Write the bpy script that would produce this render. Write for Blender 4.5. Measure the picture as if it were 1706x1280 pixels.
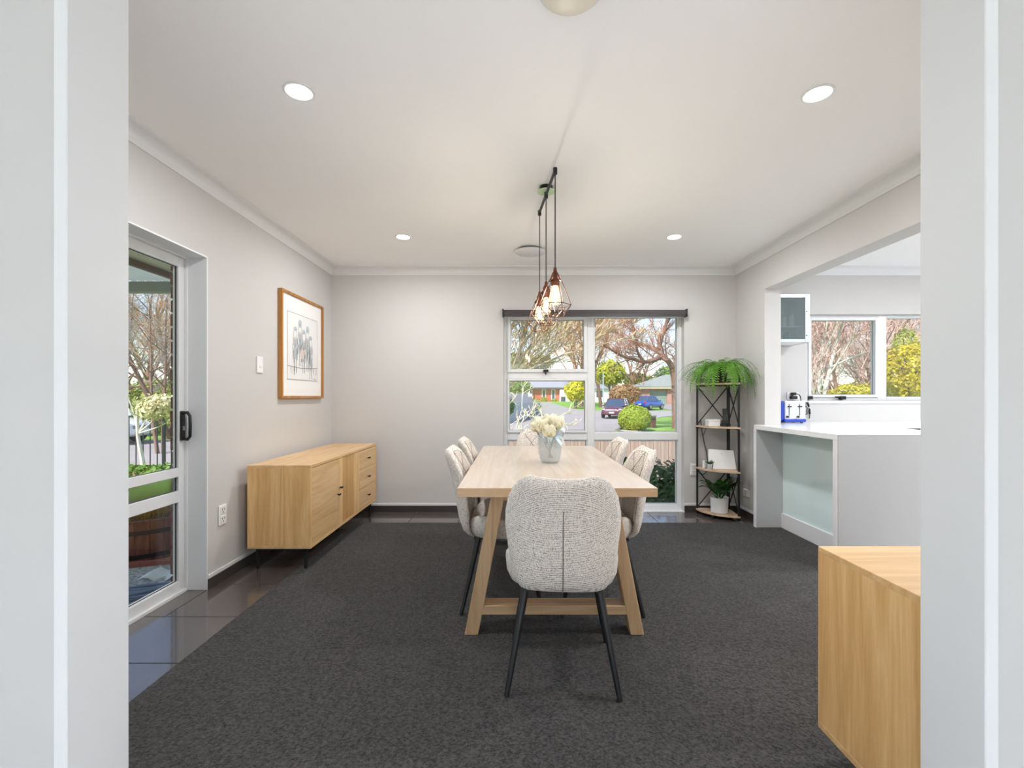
import bpy, bmesh, math, random
from mathutils import Vector, Matrix, Quaternion

for _o in list(bpy.data.objects):
    bpy.data.objects.remove(_o, do_unlink=True)
SC = bpy.context.scene
COL = SC.collection
PI = math.pi

# ------------------------------------------------------------------ camera
F_PX, W_PX = 785.0, 1706.0
cam_d = bpy.data.cameras.new('camera')
cam = bpy.data.objects.new('camera', cam_d)
COL.objects.link(cam)
cam.location = (0, 0, 1.16)
cam.rotation_euler = (PI / 2, 0, 0)
cam_d.sensor_fit = 'HORIZONTAL'
cam_d.sensor_width = 36.0
cam_d.lens = F_PX / W_PX * 36.0
cam_d.shift_x = -4.0 / W_PX
cam_d.shift_y = 21.0 / W_PX
cam_d.clip_start = 0.02
cam_d.clip_end = 2000
SC.camera = cam

# ------------------------------------------------------------------ sky, sun, exposure
SUN_DIR = Vector((-0.42, -0.60, 0.80)).normalized()      # towards the sun
world = bpy.data.worlds.new('sky')
SC.world = world
world.use_nodes = True
wn = world.node_tree.nodes
wl = world.node_tree.links
wn.clear()
w_out = wn.new('ShaderNodeOutputWorld')
w_bg = wn.new('ShaderNodeBackground')
w_sky = wn.new('ShaderNodeTexSky')
w_sky.sky_type = 'NISHITA'
w_sky.sun_disc = False
w_sky.sun_elevation = math.asin(SUN_DIR.z)
w_sky.sun_rotation = math.atan2(SUN_DIR.x, SUN_DIR.y)
w_sky.air_density = 1.0
w_sky.dust_density = 0.6
w_sky.ozone_density = 1.4
wl.new(w_sky.outputs[0], w_bg.inputs[0])
w_bg.inputs[1].default_value = 0.205
wl.new(w_bg.outputs[0], w_out.inputs[0])

sun_d = bpy.data.lights.new('sun', 'SUN')
sun_d.energy = 5.2
sun_d.angle = 0.009
sun_d.color = (1.0, 0.97, 0.92)
sun = bpy.data.objects.new('sun', sun_d)
COL.objects.link(sun)
sun.rotation_euler = (-SUN_DIR).to_track_quat('-Z', 'Y').to_euler()
sun.location = SUN_DIR * 60

SC.view_settings.view_transform = 'Standard'
SC.view_settings.look = 'None'
SC.view_settings.exposure = 0.50
SC.view_settings.gamma = 1.0
SC.view_settings.use_curve_mapping = False
try:
    SC.cycles.use_denoising = True
    SC.cycles.denoiser = 'OPENIMAGEDENOISE'
    SC.cycles.max_bounces = 12
    SC.cycles.diffuse_bounces = 6
    SC.cycles.transparent_max_bounces = 16
    SC.cycles.sample_clamp_indirect = 6.0
    SC.cycles.caustics_reflective = False
    SC.cycles.caustics_refractive = False
except Exception:
    pass

# lamp strengths (watts); living and kitchen ones are added fill, built with fittings below
W_DINING, W_LIVING_FILL, W_KITCHEN_FILL = 11.0, 17.0, 20.0

# room constants (metres; camera stands at x=0, y=0)
XL, XR, YB, ZC = -1.843, 2.23, 4.743, 2.46       # left wall, right wall, back wall, ceiling
XK = 2.374                                      # kitchen side of the right wall
YF0, YF1 = 0.930, 1.070                         # the wall with the wide opening
XO0, XO1 = -0.878, 0.924                        # that opening

# ------------------------------------------------------------------ helpers
def lin(r, g=None, b=None):
    if g is None:
        g = b = r
    def c(u):
        u /= 255.0
        return u / 12.92 if u <= 0.04045 else ((u + 0.055) / 1.055) ** 2.4
    return (c(r), c(g), c(b), 1.0)


class MB:
    """collects shapes; build() links them as one mesh object"""
    def __init__(self):
        self.v, self.f = [], []

    def add(self, verts, faces):
        o = len(self.v)
        self.v += [tuple(p) for p in verts]
        self.f += [tuple(i + o for i in q) for q in faces]
        return self

    def box(self, x0, x1, y0, y1, z0, z1):
        v = [(x0, y0, z0), (x1, y0, z0), (x1, y1, z0), (x0, y1, z0), (x0, y0, z1), (x1, y0, z1), (x1, y1, z1), (x0, y1, z1)]
        f = [(3, 2, 1, 0), (4, 5, 6, 7), (0, 1, 5, 4), (1, 2, 6, 5), (2, 3, 7, 6), (3, 0, 4, 7)]
        return self.add(v, f)

    def prism(self, poly, z0, z1):
        n = len(poly)
        v = [(x, y, z0) for x, y in poly] + [(x, y, z1) for x, y in poly]
        f = [tuple(range(n - 1, -1, -1)), tuple(range(n, 2 * n))]
        f += [(i, (i + 1) % n, n + (i + 1) % n, n + i) for i in range(n)]
        return self.add(v, f)

    def hexa(self, bottom, top):
        """two quads (lists of four points) joined into a solid"""
        f = [(3, 2, 1, 0), (4, 5, 6, 7), (0, 1, 5, 4), (1, 2, 6, 5), (2, 3, 7, 6), (3, 0, 4, 7)]
        return self.add(list(bottom) + list(top), f)

    def tube(self, pts, rads, n=8, cap=True):
        pts = [Vector(p) for p in pts]
        if not isinstance(rads, (list, tuple)):
            rads = [rads] * len(pts)
        o = len(self.v)
        t = (pts[1] - pts[0]).normalized()
        a = t.orthogonal().normalized()
        m = len(pts)
        for i in range(m):
            if 0 < i < m - 1:
                t2 = (pts[i + 1] - pts[i - 1])
            elif i == 0:
                t2 = pts[1] - pts[0]
            else:
                t2 = pts[i] - pts[i - 1]
            if t2.length > 1e-9:
                t2.normalize()
                a = (a - t2 * a.dot(t2))
                a = a.normalized() if a.length > 1e-6 else t2.orthogonal().normalized()
                t = t2
            b = t.cross(a)
            r = rads[i]
            p = pts[i]
            for k in range(n):
                c, s = math.cos(2 * PI * k / n) * r, math.sin(2 * PI * k / n) * r
                self.v.append((p.x + a.x * c + b.x * s, p.y + a.y * c + b.y * s, p.z + a.z * c + b.z * s))
        for i in range(m - 1):
            for k in range(n):
                k2 = (k + 1) % n
                self.f.append((o + i * n + k, o + i * n + k2, o + (i + 1) * n + k2, o + (i + 1) * n + k))
        if cap:
            self.f.append(tuple(o + k for k in range(n - 1, -1, -1)))
            self.f.append(tuple(o + (m - 1) * n + k for k in range(n)))
        return self

    def lathe(self, prof, n=32, c=(0, 0, 0), close=False):
        """profile of (r, z) pairs turned about z"""
        o = len(self.v)
        for r, z in prof:
            for k in range(n):
                a = 2 * PI * k / n
                self.v.append((c[0] + r * math.cos(a), c[1] + r * math.sin(a), c[2] + z))
        for i in range(len(prof) - 1):
            for k in range(n):
                k2 = (k + 1) % n
                self.f.append((o + i * n + k, o + i * n + k2, o + (i + 1) * n + k2, o + (i + 1) * n + k))
        if prof[0][0] > 1e-6 and not close:
            self.f.append(tuple(o + k for k in range(n - 1, -1, -1)))
        if prof[-1][0] > 1e-6 and not close:
            e = o + (len(prof) - 1) * n
            self.f.append(tuple(e + k for k in range(n)))
        return self

    def cyl(self, p0, p1, r0, r1=None, n=24):
        return self.tube([p0, p1], [r0, r0 if r1 is None else r1], n)

    def ball(self, c, rx, ry=None, rz=None, n=16, m=10):
        ry = rx if ry is None else ry
        rz = rx if rz is None else rz
        o = len(self.v)
        self.v.append((c[0], c[1], c[2] - rz))
        for i in range(1, m):
            th = PI * i / m
            for k in range(n):
                a = 2 * PI * k / n
                self.v.append((c[0] + rx * math.sin(th) * math.cos(a), c[1] + ry * math.sin(th) * math.sin(a), c[2] - rz * math.cos(th)))
        self.v.append((c[0], c[1], c[2] + rz))
        e = len(self.v) - 1
        for k in range(n):
            k2 = (k + 1) % n
            self.f.append((o, o + 1 + k2, o + 1 + k))
            for i in range(m - 2):
                p = o + 1 + i * n
                self.f.append((p + k, p + k2, p + n + k2, p + n + k))
            p = o + 1 + (m - 2) * n
            self.f.append((p + k, p + k2, e))
        return self

    def grid(self, fn, nu, nv):
        """fn(i, j) gives the points of an open sheet"""
        v = [fn(i, j) for j in range(nv + 1) for i in range(nu + 1)]
        f = [(j * (nu + 1) + i, j * (nu + 1) + i + 1, (j + 1) * (nu + 1) + i + 1, (j + 1) * (nu + 1) + i) for j in range(nv) for i in range(nu)]
        return self.add(v, f)

    def mesh(self, name, mat, smooth=False, bevel=0.0, seg=2, angle=40, fix=False):
        me = bpy.data.meshes.new(name)
        me.from_pydata(self.v, [], self.f)
        if bevel > 0 or fix:
            bm = bmesh.new()
            bm.from_mesh(me)
            if fix:
                bmesh.ops.recalc_face_normals(bm, faces=bm.faces)
            if bevel > 0:
                es = [e for e in bm.edges if len(e.link_faces) == 2 and e.calc_face_angle(0) > math.radians(30)]
                bmesh.ops.bevel(bm, geom=es, offset=bevel, segments=seg, profile=0.5, affect='EDGES', clamp_overlap=True)
            bm.to_mesh(me)
            bm.free()
        me.materials.append(mat)
        if smooth:
            me.polygons.foreach_set('use_smooth', [True] * len(me.polygons))
            try:
                me.set_sharp_from_angle(angle=math.radians(angle))
            except Exception:
                pass
        me.update()
        return me

    def build(self, name, mat, parent=None, **kw):
        return put(name, self.mesh(name, mat, **kw), parent)


def put(name, me, parent=None, loc=None, rot=None):
    o = bpy.data.objects.new(name, me)
    COL.objects.link(o)
    if parent is not None:
        o.parent = parent
    if loc is not None:
        o.location = loc
    if rot is not None:
        o.rotation_euler = rot
    return o


def tag(o, label, cat=None, group=None, kind=None):
    o['label'] = label
    if cat:
        o['category'] = cat
    if group:
        o['group'] = group
    if kind:
        o['kind'] = kind
    return o


def thing(name, label, cat, loc=(0, 0, 0), rotz=0.0, group=None, kind=None):
    o = bpy.data.objects.new(name, None)
    o.empty_display_size = 0.1
    COL.objects.link(o)
    o.location = loc
    o.rotation_euler = (0, 0, rotz)
    return tag(o, label, cat, group, kind)


def copy_tree(o, parent=None):
    c = o.copy()
    COL.objects.link(c)
    c.parent = parent
    for ch in o.children:
        copy_tree(ch, c)
    return c


# ------------------------------------------------------------------ materials
def nodes_of(name):
    m = bpy.data.materials.new(name)
    m.use_nodes = True
    nt = m.node_tree
    return m, nt, nt.nodes['Principled BSDF']


def plain(name, col, rough=0.5, metal=0.0, spec=0.5, bump=0.0, bscale=200.0, var=0.0, vscale=6.0, coat=0.0):
    m, nt, b = nodes_of(name)
    b.inputs['Base Color'].default_value = col
    b.inputs['Roughness'].default_value = rough
    b.inputs['Metallic'].default_value = metal
    b.inputs['Specular IOR Level'].default_value = spec
    b.inputs['Coat Weight'].default_value = coat
    tc = nt.nodes.new('ShaderNodeTexCoord')
    if bump > 0:
        n = nt.nodes.new('ShaderNodeTexNoise')
        n.inputs['Scale'].default_value = bscale
        n.inputs['Detail'].default_value = 4
        nt.links.new(tc.outputs['Object'], n.inputs['Vector'])
        bp = nt.nodes.new('ShaderNodeBump')
        bp.inputs['Strength'].default_value = bump
        bp.inputs['Distance'].default_value = 0.01
        nt.links.new(n.outputs['Fac'], bp.inputs['Height'])
        nt.links.new(bp.outputs[0], b.inputs['Normal'])
    if var > 0:
        n = nt.nodes.new('ShaderNodeTexNoise')
        n.inputs['Scale'].default_value = vscale
        n.inputs['Detail'].default_value = 5
        nt.links.new(tc.outputs['Object'], n.inputs['Vector'])
        r = nt.nodes.new('ShaderNodeValToRGB')
        r.color_ramp.elements[0].position = 0.3
        r.color_ramp.elements[1].position = 0.7
        r.color_ramp.elements[0].color = tuple(c * (1 - var) for c in col[:3]) + (1,)
        r.color_ramp.elements[1].color = tuple(min(1, c * (1 + var)) for c in col[:3]) + (1,)
        nt.links.new(n.outputs['Fac'], r.inputs[0])
        nt.links.new(r.outputs[0], b.inputs['Base Color'])
    return m


def wood(name, c0, c1, c2, axis='X', rough=0.45, ring=9.0, stretch=14.0, spec=0.4):
    """grain runs along the given object axis"""
    m, nt, b = nodes_of(name)
    N, L = nt.nodes, nt.links
    tc = N.new('ShaderNodeTexCoord')
    mp = N.new('ShaderNodeMapping')
    s = [1.0, 1.0, 1.0]
    s['XYZ'.index(axis)] = 1.0 / stretch
    mp.inputs['Scale'].default_value = s
    L.new(tc.outputs['Object'], mp.inputs['Vector'])
    big = N.new('ShaderNodeTexNoise')
    big.inputs['Scale'].default_value = ring
    big.inputs['Detail'].default_value = 2
    big.inputs['Distortion'].default_value = 0.6
    L.new(mp.outputs[0], big.inputs['Vector'])
    mul = N.new('ShaderNodeMath')
    mul.operation = 'MULTIPLY'
    mul.inputs[1].default_value = 9.0
    L.new(big.outputs['Fac'], mul.inputs[0])
    fr = N.new('ShaderNodeMath')
    fr.operation = 'PINGPONG'
    fr.inputs[1].default_value = 1.0
    L.new(mul.outputs[0], fr.inputs[0])
    fine = N.new('ShaderNodeTexNoise')
    fine.inputs['Scale'].default_value = 150
    fine.inputs['Detail'].default_value = 3
    L.new(mp.outputs[0], fine.inputs['Vector'])
    mix = N.new('ShaderNodeMath')
    mix.operation = 'MULTIPLY_ADD'
    mix.inputs[1].default_value = 0.45
    L.new(fr.outputs[0], mix.inputs[0])
    m2 = N.new('ShaderNodeMath')
    m2.operation = 'MULTIPLY'
    m2.inputs[1].default_value = 0.6
    L.new(fine.outputs['Fac'], m2.inputs[0])
    L.new(m2.outputs[0], mix.inputs[2])
    r = N.new('ShaderNodeValToRGB')
    r.color_ramp.elements[0].position = 0.12
    r.color_ramp.elements[0].color = c0
    r.color_ramp.elements[1].position = 0.85
    r.color_ramp.elements[1].color = c2
    e = r.color_ramp.elements.new(0.5)
    e.color = c1
    L.new(mix.outputs[0], r.inputs[0])
    L.new(r.outputs[0], b.inputs['Base Color'])
    b.inputs['Roughness'].default_value = rough
    b.inputs['Specular IOR Level'].default_value = spec
    bp = N.new('ShaderNodeBump')
    bp.inputs['Strength'].default_value = 0.08
    bp.inputs['Distance'].default_value = 0.004
    L.new(fine.outputs['Fac'], bp.inputs['Height'])
    L.new(bp.outputs[0], b.inputs['Normal'])
    return m


def fabric(name):
    """woven oatmeal boucle: fine horizontal ribs broken by darker flecks"""
    m, nt, b = nodes_of(name)
    N, L = nt.nodes, nt.links
    tc = N.new('ShaderNodeTexCoord')
    def stretched(sc, scale, detail=2.0):
        mp = N.new('ShaderNodeMapping')
        mp.inputs['Scale'].default_value = sc
        L.new(tc.outputs['Object'], mp.inputs['Vector'])
        n = N.new('ShaderNodeTexNoise')
        n.inputs['Scale'].default_value = scale
        n.inputs['Detail'].default_value = detail
        L.new(mp.outputs[0], n.inputs['Vector'])
        return n.outputs['Fac']
    sep = N.new('ShaderNodeSeparateXYZ')
    L.new(tc.outputs['Object'], sep.inputs[0])
    # ribs follow the height on the back and the depth on the seat
    mz = N.new('ShaderNodeMath'); mz.operation = 'ADD'
    L.new(sep.outputs['Z'], mz.inputs[0]); L.new(sep.outputs['Y'], mz.inputs[1])
    wob = stretched((1, 1, 1), 14.0)
    mw = N.new('ShaderNodeMath'); mw.operation = 'MULTIPLY_ADD'
    mw.inputs[1].default_value = 0.006
    L.new(wob, mw.inputs[0]); L.new(mz.outputs[0], mw.inputs[2])
    sn = N.new('ShaderNodeMath'); sn.operation = 'MULTIPLY'
    sn.inputs[1].default_value = 2 * PI / 0.0056
    L.new(mw.outputs[0], sn.inputs[0])
    si = N.new('ShaderNodeMath'); si.operation = 'SINE'
    L.new(sn.outputs[0], si.inputs[0])
    warp = stretched((60, 60, 6), 8.0, 1.0)      # vertical dashes
    weft = stretched((12, 12, 90), 5.0, 1.0)     # horizontal dashes
    speck = stretched((1, 1, 1), 420.0, 1.0)
    def madd(a, k, c):
        q = N.new('ShaderNodeMath'); q.operation = 'MULTIPLY_ADD'
        L.new(a, q.inputs[0]); q.inputs[1].default_value = k
        if isinstance(c, float):
            q.inputs[2].default_value = c
        else:
            L.new(c, q.inputs[2])
        return q.outputs[0]
    h = madd(si.outputs[0], 0.12, 0.0)
    h = madd(warp, 0.62, h)
    h = madd(weft, 0.42, h)
    h = madd(speck, 0.76, h)
    r = N.new('ShaderNodeValToRGB')
    els = r.color_ramp.elements
    els[0].position = 0.66; els[0].color = lin(112, 98, 88)
    els[1].position = 1.12 if False else 1.0; els[1].color = lin(240, 232, 224)
    e = els.new(0.80); e.color = lin(196, 185, 175)
    e = els.new(0.90); e.color = lin(221, 211, 202)
    L.new(h, r.inputs[0])
    L.new(r.outputs[0], b.inputs['Base Color'])
    b.inputs['Roughness'].default_value = 0.95
    b.inputs['Specular IOR Level'].default_value = 0.15
    b.inputs['Sheen Weight'].default_value = 0.25
    bp = N.new('ShaderNodeBump')
    bp.inputs['Strength'].default_value = 0.55
    bp.inputs['Distance'].default_value = 0.003
    L.new(h, bp.inputs['Height'])
    L.new(bp.outputs[0], b.inputs['Normal'])
    return m


def carpet_mat():
    m, nt, b = nodes_of('charcoal_carpet')
    N, L = nt.nodes, nt.links
    tc = N.new('ShaderNodeTexCoord')
    vo = N.new('ShaderNodeTexNoise')
    vo.inputs['Scale'].default_value = 95
    vo.inputs['Detail'].default_value = 3
    vo.inputs['Roughness'].default_value = 0.7
    L.new(tc.outputs['Object'], vo.inputs['Vector'])
    pt = N.new('ShaderNodeTexNoise')
    pt.inputs['Scale'].default_value = 1.6
    pt.inputs['Detail'].default_value = 3
    L.new(tc.outputs['Object'], pt.inputs['Vector'])
    r = N.new('ShaderNodeValToRGB')
    r.color_ramp.elements[0].position = 0.30
    r.color_ramp.elements[0].color = lin(30, 29, 29)
    r.color_ramp.elements[1].position = 0.74
    r.color_ramp.elements[1].color = lin(104, 101, 99)
    L.new(vo.outputs['Fac'], r.inputs[0])
    mx = N.new('ShaderNodeMix')
    mx.data_type = 'RGBA'
    mx.blend_type = 'MULTIPLY'
    mx.inputs['Factor'].default_value = 0.35
    L.new(r.outputs[0], mx.inputs['A'])
    L.new(pt.outputs['Fac'], mx.inputs['B'])
    L.new(mx.outputs['Result'], b.inputs['Base Color'])
    b.inputs['Roughness'].default_value = 1.0
    b.inputs['Specular IOR Level'].default_value = 0.1
    b.inputs['Sheen Weight'].default_value = 0.1
    bp = N.new('ShaderNodeBump')
    bp.inputs['Strength'].default_value = 0.9
    bp.inputs['Distance'].default_value = 0.012
    L.new(vo.outputs['Fac'], bp.inputs['Height'])
    L.new(bp.outputs[0], b.inputs['Normal'])
    return m


def clear_glass(name, tint=(1, 1, 1, 1), gloss=0.06, rough=0.0):
    m = bpy.data.materials.new(name)
    m.use_nodes = True
    nt = m.node_tree
    nt.nodes.clear()
    out = nt.nodes.new('ShaderNodeOutputMaterial')
    tr = nt.nodes.new('ShaderNodeBsdfTransparent')
    tr.inputs[0].default_value = tint
    gl = nt.nodes.new('ShaderNodeBsdfGlossy')
    gl.inputs['Roughness'].default_value = rough
    mx = nt.nodes.new('ShaderNodeMixShader')
    mx.inputs[0].default_value = gloss
    nt.links.new(tr.outputs[0], mx.inputs[1])
    nt.links.new(gl.outputs[0], mx.inputs[2])
    nt.links.new(mx.outputs[0], out.inputs[0])
    return m


def frosted(name, col, rough=0.35, trans=1.0):
    m, nt, b = nodes_of(name)
    b.inputs['Base Color'].default_value = col
    b.inputs['Roughness'].default_value = rough
    b.inputs['Transmission Weight'].default_value = trans
    b.inputs['IOR'].default_value = 1.08
    return m


def milky(name, col, clear=0.55, gloss=0.06):
    """etched glass: part clear, part milky"""
    m = clear_glass(name, tuple(c ** 0.25 for c in col[:3]) + (1,), gloss, 0.05)
    nt = m.node_tree
    out = [n for n in nt.nodes if n.type == 'OUTPUT_MATERIAL'][0]
    mx0 = [n for n in nt.nodes if n.type == 'MIX_SHADER'][0]
    d = nt.nodes.new('ShaderNodeBsdfDiffuse')
    d.inputs[0].default_value = col
    t = nt.nodes.new('ShaderNodeBsdfTranslucent')
    t.inputs[0].default_value = col
    m2 = nt.nodes.new('ShaderNodeMixShader')
    m2.inputs[0].default_value = 0.5
    nt.links.new(d.outputs[0], m2.inputs[1])
    nt.links.new(t.outputs[0], m2.inputs[2])
    m3 = nt.nodes.new('ShaderNodeMixShader')
    m3.inputs[0].default_value = clear
    nt.links.new(m2.outputs[0], m3.inputs[1])
    nt.links.new(mx0.outputs[0], m3.inputs[2])
    nt.links.new(m3.outputs[0], out.inputs[0])
    return m


def emit(name, col, strength):
    m = bpy.data.materials.new(name)
    m.use_nodes = True
    nt = m.node_tree
    nt.nodes.clear()
    out = nt.nodes.new('ShaderNodeOutputMaterial')
    e = nt.nodes.new('ShaderNodeEmission')
    e.inputs[0].default_value = col
    e.inputs[1].default_value = strength
    nt.links.new(e.outputs[0], out.inputs[0])
    return m


def leaf_mat(name, ca, cb, scale=3.0, trans=0.25, rough=0.55):
    m, nt, b = nodes_of(name)
    N, L = nt.nodes, nt.links
    tc = N.new('ShaderNodeTexCoord')
    n = N.new('ShaderNodeTexNoise')
    n.inputs['Scale'].default_value = scale
    n.inputs['Detail'].default_value = 6
    n.inputs['Roughness'].default_value = 0.75
    L.new(tc.outputs['Object'], n.inputs['Vector'])
    r = N.new('ShaderNodeValToRGB')
    r.color_ramp.elements[0].position = 0.35
    r.color_ramp.elements[0].color = ca
    r.color_ramp.elements[1].position = 0.65
    r.color_ramp.elements[1].color = cb
    L.new(n.outputs['Fac'], r.inputs[0])
    L.new(r.outputs[0], b.inputs['Base Color'])
    b.inputs['Roughness'].default_value = rough
    b.inputs['Specular IOR Level'].default_value = 0.3
    out = N['Material Output']
    tr = N.new('ShaderNodeBsdfTranslucent')
    L.new(r.outputs[0], tr.inputs[0])
    mx = N.new('ShaderNodeMixShader')
    mx.inputs[0].default_value = trans
    L.new(b.outputs[0], mx.inputs[1])
    L.new(tr.outputs[0], mx.inputs[2])
    L.new(mx.outputs[0], out.inputs[0])
    return m


def glaze(m, w, r):
    b = m.node_tree.nodes['Principled BSDF']
    b.inputs['Coat Weight'].default_value = w
    b.inputs['Coat Roughness'].default_value = r


MAT = {}
MAT['wall'] = plain('warm_white_paint', lin(204, 202, 200), 0.7, spec=0.25, bump=0.02, bscale=300)
MAT['ceil'] = plain('ceiling_white_paint', lin(249, 248, 247), 0.8, spec=0.2)
MAT['trimw'] = plain('gloss_white_trim', lin(228, 229, 230), 0.4, spec=0.4)
MAT['alu'] = plain('white_powder_coat', lin(225, 226, 227), 0.38, spec=0.5)
MAT['seal'] = plain('black_rubber_seal', lin(25, 25, 27), 0.6)
MAT['carpet'] = carpet_mat()
MAT['grout'] = plain('dark_grout', lin(70, 66, 64), 0.9)
MAT['tile'] = plain('dark_brown_tile', lin(84, 77, 75), 0.26, spec=0.8, var=0.14, vscale=5, bump=0.015, bscale=60, coat=0.6)
MAT['skirt'] = plain('dark_tile_skirting', lin(62, 56, 54), 0.4, var=0.12)
MAT['oak_h'] = wood('oak_lengthwise', lin(206, 162, 106), lin(220, 179, 124), lin(232, 194, 142), 'X')
glaze(MAT['oak_h'], 0.5, 0.22)
MAT['oak_v'] = wood('oak_upright', lin(204, 156, 100), lin(222, 177, 118), lin(235, 196, 140), 'Z')
MAT['oak_d'] = wood('oak_across', lin(192, 152, 102), lin(211, 172, 121), lin(224, 190, 142), 'Y')
MAT['ash'] = wood('pale_ash_top', lin(200, 180, 158), lin(210, 193, 174), lin(219, 204, 188), 'Y', rough=0.35, spec=0.5)
glaze(MAT['ash'], 0.7, 0.2)
MAT['ash_x'] = wood('ash_edge', lin(172, 138, 102), lin(190, 156, 120), lin(204, 172, 136), 'X', rough=0.45)
MAT['ash_z'] = wood('ash_upright', lin(170, 136, 100), lin(188, 154, 118), lin(202, 170, 134), 'Z', rough=0.45)
MAT['ash_y'] = wood('ash_rail', lin(172, 138, 102), lin(190, 156, 120), lin(204, 172, 136), 'Y', rough=0.45)
MAT['black'] = plain('black_powder_coat', lin(26, 26, 28), 0.42, spec=0.5)
MAT['blackm'] = plain('matt_black', lin(22, 22, 23), 0.6)
MAT['fabric'] = fabric('oatmeal_weave')
MAT['piping'] = plain('pale_piping', lin(228, 222, 214), 0.9, bump=0.3, bscale=400)
MAT['seam'] = plain('grey_seam', lin(140, 132, 124), 0.95)
MAT['glass'] = clear_glass('window_glass', (1, 1, 1, 1), 0.045)
MAT['stone'] = plain('white_engineered_stone', lin(236, 236, 238), 0.18, spec=0.55, var=0.015, vscale=40)
MAT['panelg'] = plain('pale_grey_panel', lin(196, 197, 199), 0.35)
MAT['aqua'] = plain('aqua_back_painted_glass', lin(226, 244, 242), 0.04, spec=0.5)
MAT['steel'] = plain('brushed_steel', lin(190, 192, 195), 0.3, metal=1.0)
MAT['brick'] = plain('brown_red_brick', lin(122, 72, 58), 0.85, bump=0.4, bscale=60, var=0.25, vscale=18)
MAT['mortar'] = plain('pale_mortar', lin(200, 192, 180), 0.95, bump=0.3, bscale=90)
MAT['white_p'] = plain('white_plastic', lin(238, 238, 238), 0.35)

# ================================================================== THE ROOM
def holed(mb, axis, a0, a1, u0, u1, z0, z1, holes):
    """wall slab: axis 'x' means it stands across x (thickness a0..a1), u runs along the other axis"""
    us = sorted(set([u0, u1] + [h[0] for h in holes] + [h[1] for h in holes]))
    us = [u for u in us if u0 <= u <= u1]
    for i in range(len(us) - 1):
        c = (us[i] + us[i + 1]) / 2
        zs = sorted([(h[2], h[3]) for h in holes if h[0] < c < h[1]])
        z = z0
        spans = []
        for hz0, hz1 in zs:
            if hz0 > z:
                spans.append((z, hz0))
            z = max(z, hz1)
        if z < z1:
            spans.append((z, z1))
        for s0, s1 in spans:
            if axis == 'x':
                mb.box(a0, a1, us[i], us[i + 1], s0, s1)
            else:
                mb.box(us[i], us[i + 1], a0, a1, s0, s1)
    return mb


def struct(name, mb, mat, label, cat, **kw):
    return tag(mb.build(name, mat, **kw), label, cat, kind='structure')


# --- windows and door openings
W1 = (-0.11, 1.71, 0.0, 2.03)
W2 = (2.95, 5.30, 1.12, 1.99)
D1 = (1.16, 2.83, 0.0, 2.0)
KO = (1.55, 4.198, -0.1, 2.12)

wall_back = struct('wall_back', holed(MB(), 'y', YB, YB + 0.22, -2.14, 6.2, -0.6, ZC, [(W1[0], W1[1], -0.012, W1[3]), W2]), MAT['wall'],
                   'warm white back wall around the tall street window', 'wall')
wall_left = struct('wall_left', holed(MB(), 'x', -2.012, XL, YF1, YB, -0.6, ZC, [(D1[0], D1[1], -0.03, D1[3])]), MAT['wall'],
                   'warm white left wall with the picture and the glass door', 'wall')
wall_right = struct('wall_right', holed(MB(), 'x', XR, XK, YF1, YB, -0.1, ZC, [KO]), MAT['wall'],
                    'warm white right wall cut open to the kitchen', 'wall')
wall_front = struct('wall_front', holed(MB(), 'y', YF0, YF1, -4.2, 6.2, -0.1, ZC, [(XO0 - 0.027, XO1 + 0.027, -0.1, 2.32)]), MAT['wall'],
                    'white wall in the foreground on both sides of the wide opening', 'wall')
wall_kitchen = struct('wall_kitchen', MB().box(6.0, 6.2, YF1, YB, -0.1, ZC), MAT['wall'],
                      'white end wall of the kitchen', 'wall')
wall_rear = struct('wall_rear', holed(MB(), 'y', -4.7, -4.5, -4.4, 4.4, -0.6, ZC, [(-3.2, 3.2, 0.05, 2.15)]), MAT['wall'],
                   'white rear wall of the living room with an added wide opening for daylight', 'wall')  # unseen wall; its opening is added to let sun and sky light in
struct('wall_living', MB().box(-4.4, -4.2, -4.5, YF1, -0.6, ZC), MAT['wall'], 'white side wall of the living room', 'wall')
struct('wall_living_far', MB().box(4.2, 4.4, -4.5, YF0, -0.6, ZC), MAT['wall'], 'white side wall of the living room beside the kitchen', 'wall')
ceiling = struct('ceiling', MB().box(-4.4, 6.2, -4.7, YF1, ZC, ZC + 0.16).box(-2.14, 6.2, YF1, YB + 0.22, ZC, ZC + 0.16), MAT['ceil'],
                 'flat white ceiling with downlights', 'ceiling')

# --- floor: grout bed, carpet, tiles
floor = struct('floor', MB().box(-2.05, 2.36, YF0, YB, -0.2, -0.008), MAT['grout'],
               'charcoal carpet with a border of dark tiles along the walls', 'floor')
cp = MB().prism([(XO0, YF0), (XO1, YF0), (XO1, YF1), (XR, YF1), (XR, KO[0]), (2.36, KO[0]), (2.36, 4.198), (XR, 4.198),
                 (XR, 4.316), (-1.456, 4.316), (-1.456, YF1), (XO0, YF1)], -0.02, 0.005)
tag(cp.build('carpet', MAT['carpet'], floor), 'charcoal loop pile carpet')
g = 0.0025
tile_cache = {}
def tile(x0, x1, y0, y1):
    key = (round(x1 - x0, 4), round(y1 - y0, 4))
    if key not in tile_cache:
        tile_cache[key] = MB().box(g, key[0] - g, g, key[1] - g, -0.012, 0.0).mesh('tile', MAT['tile'], bevel=0.0012, seg=1)
    put('tile', tile_cache[key], floor, (x0, y0, 0))
ys = [YF1, 1.186, 1.618, 2.05, 2.482, 2.914, 3.346, 3.778, 4.316]
for a, b_ in zip(ys[:-1], ys[1:]):
    if b_ <= 2.5 and a > 1.1:
        tile(-1.965, -1.456, a, b_)
    elif a < 2.83 < b_:
        tile(-1.965, XL, a, 2.83)
        tile(XL, -1.456, a, b_)
    else:
        tile(XL, -1.456, a, b_)
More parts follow.
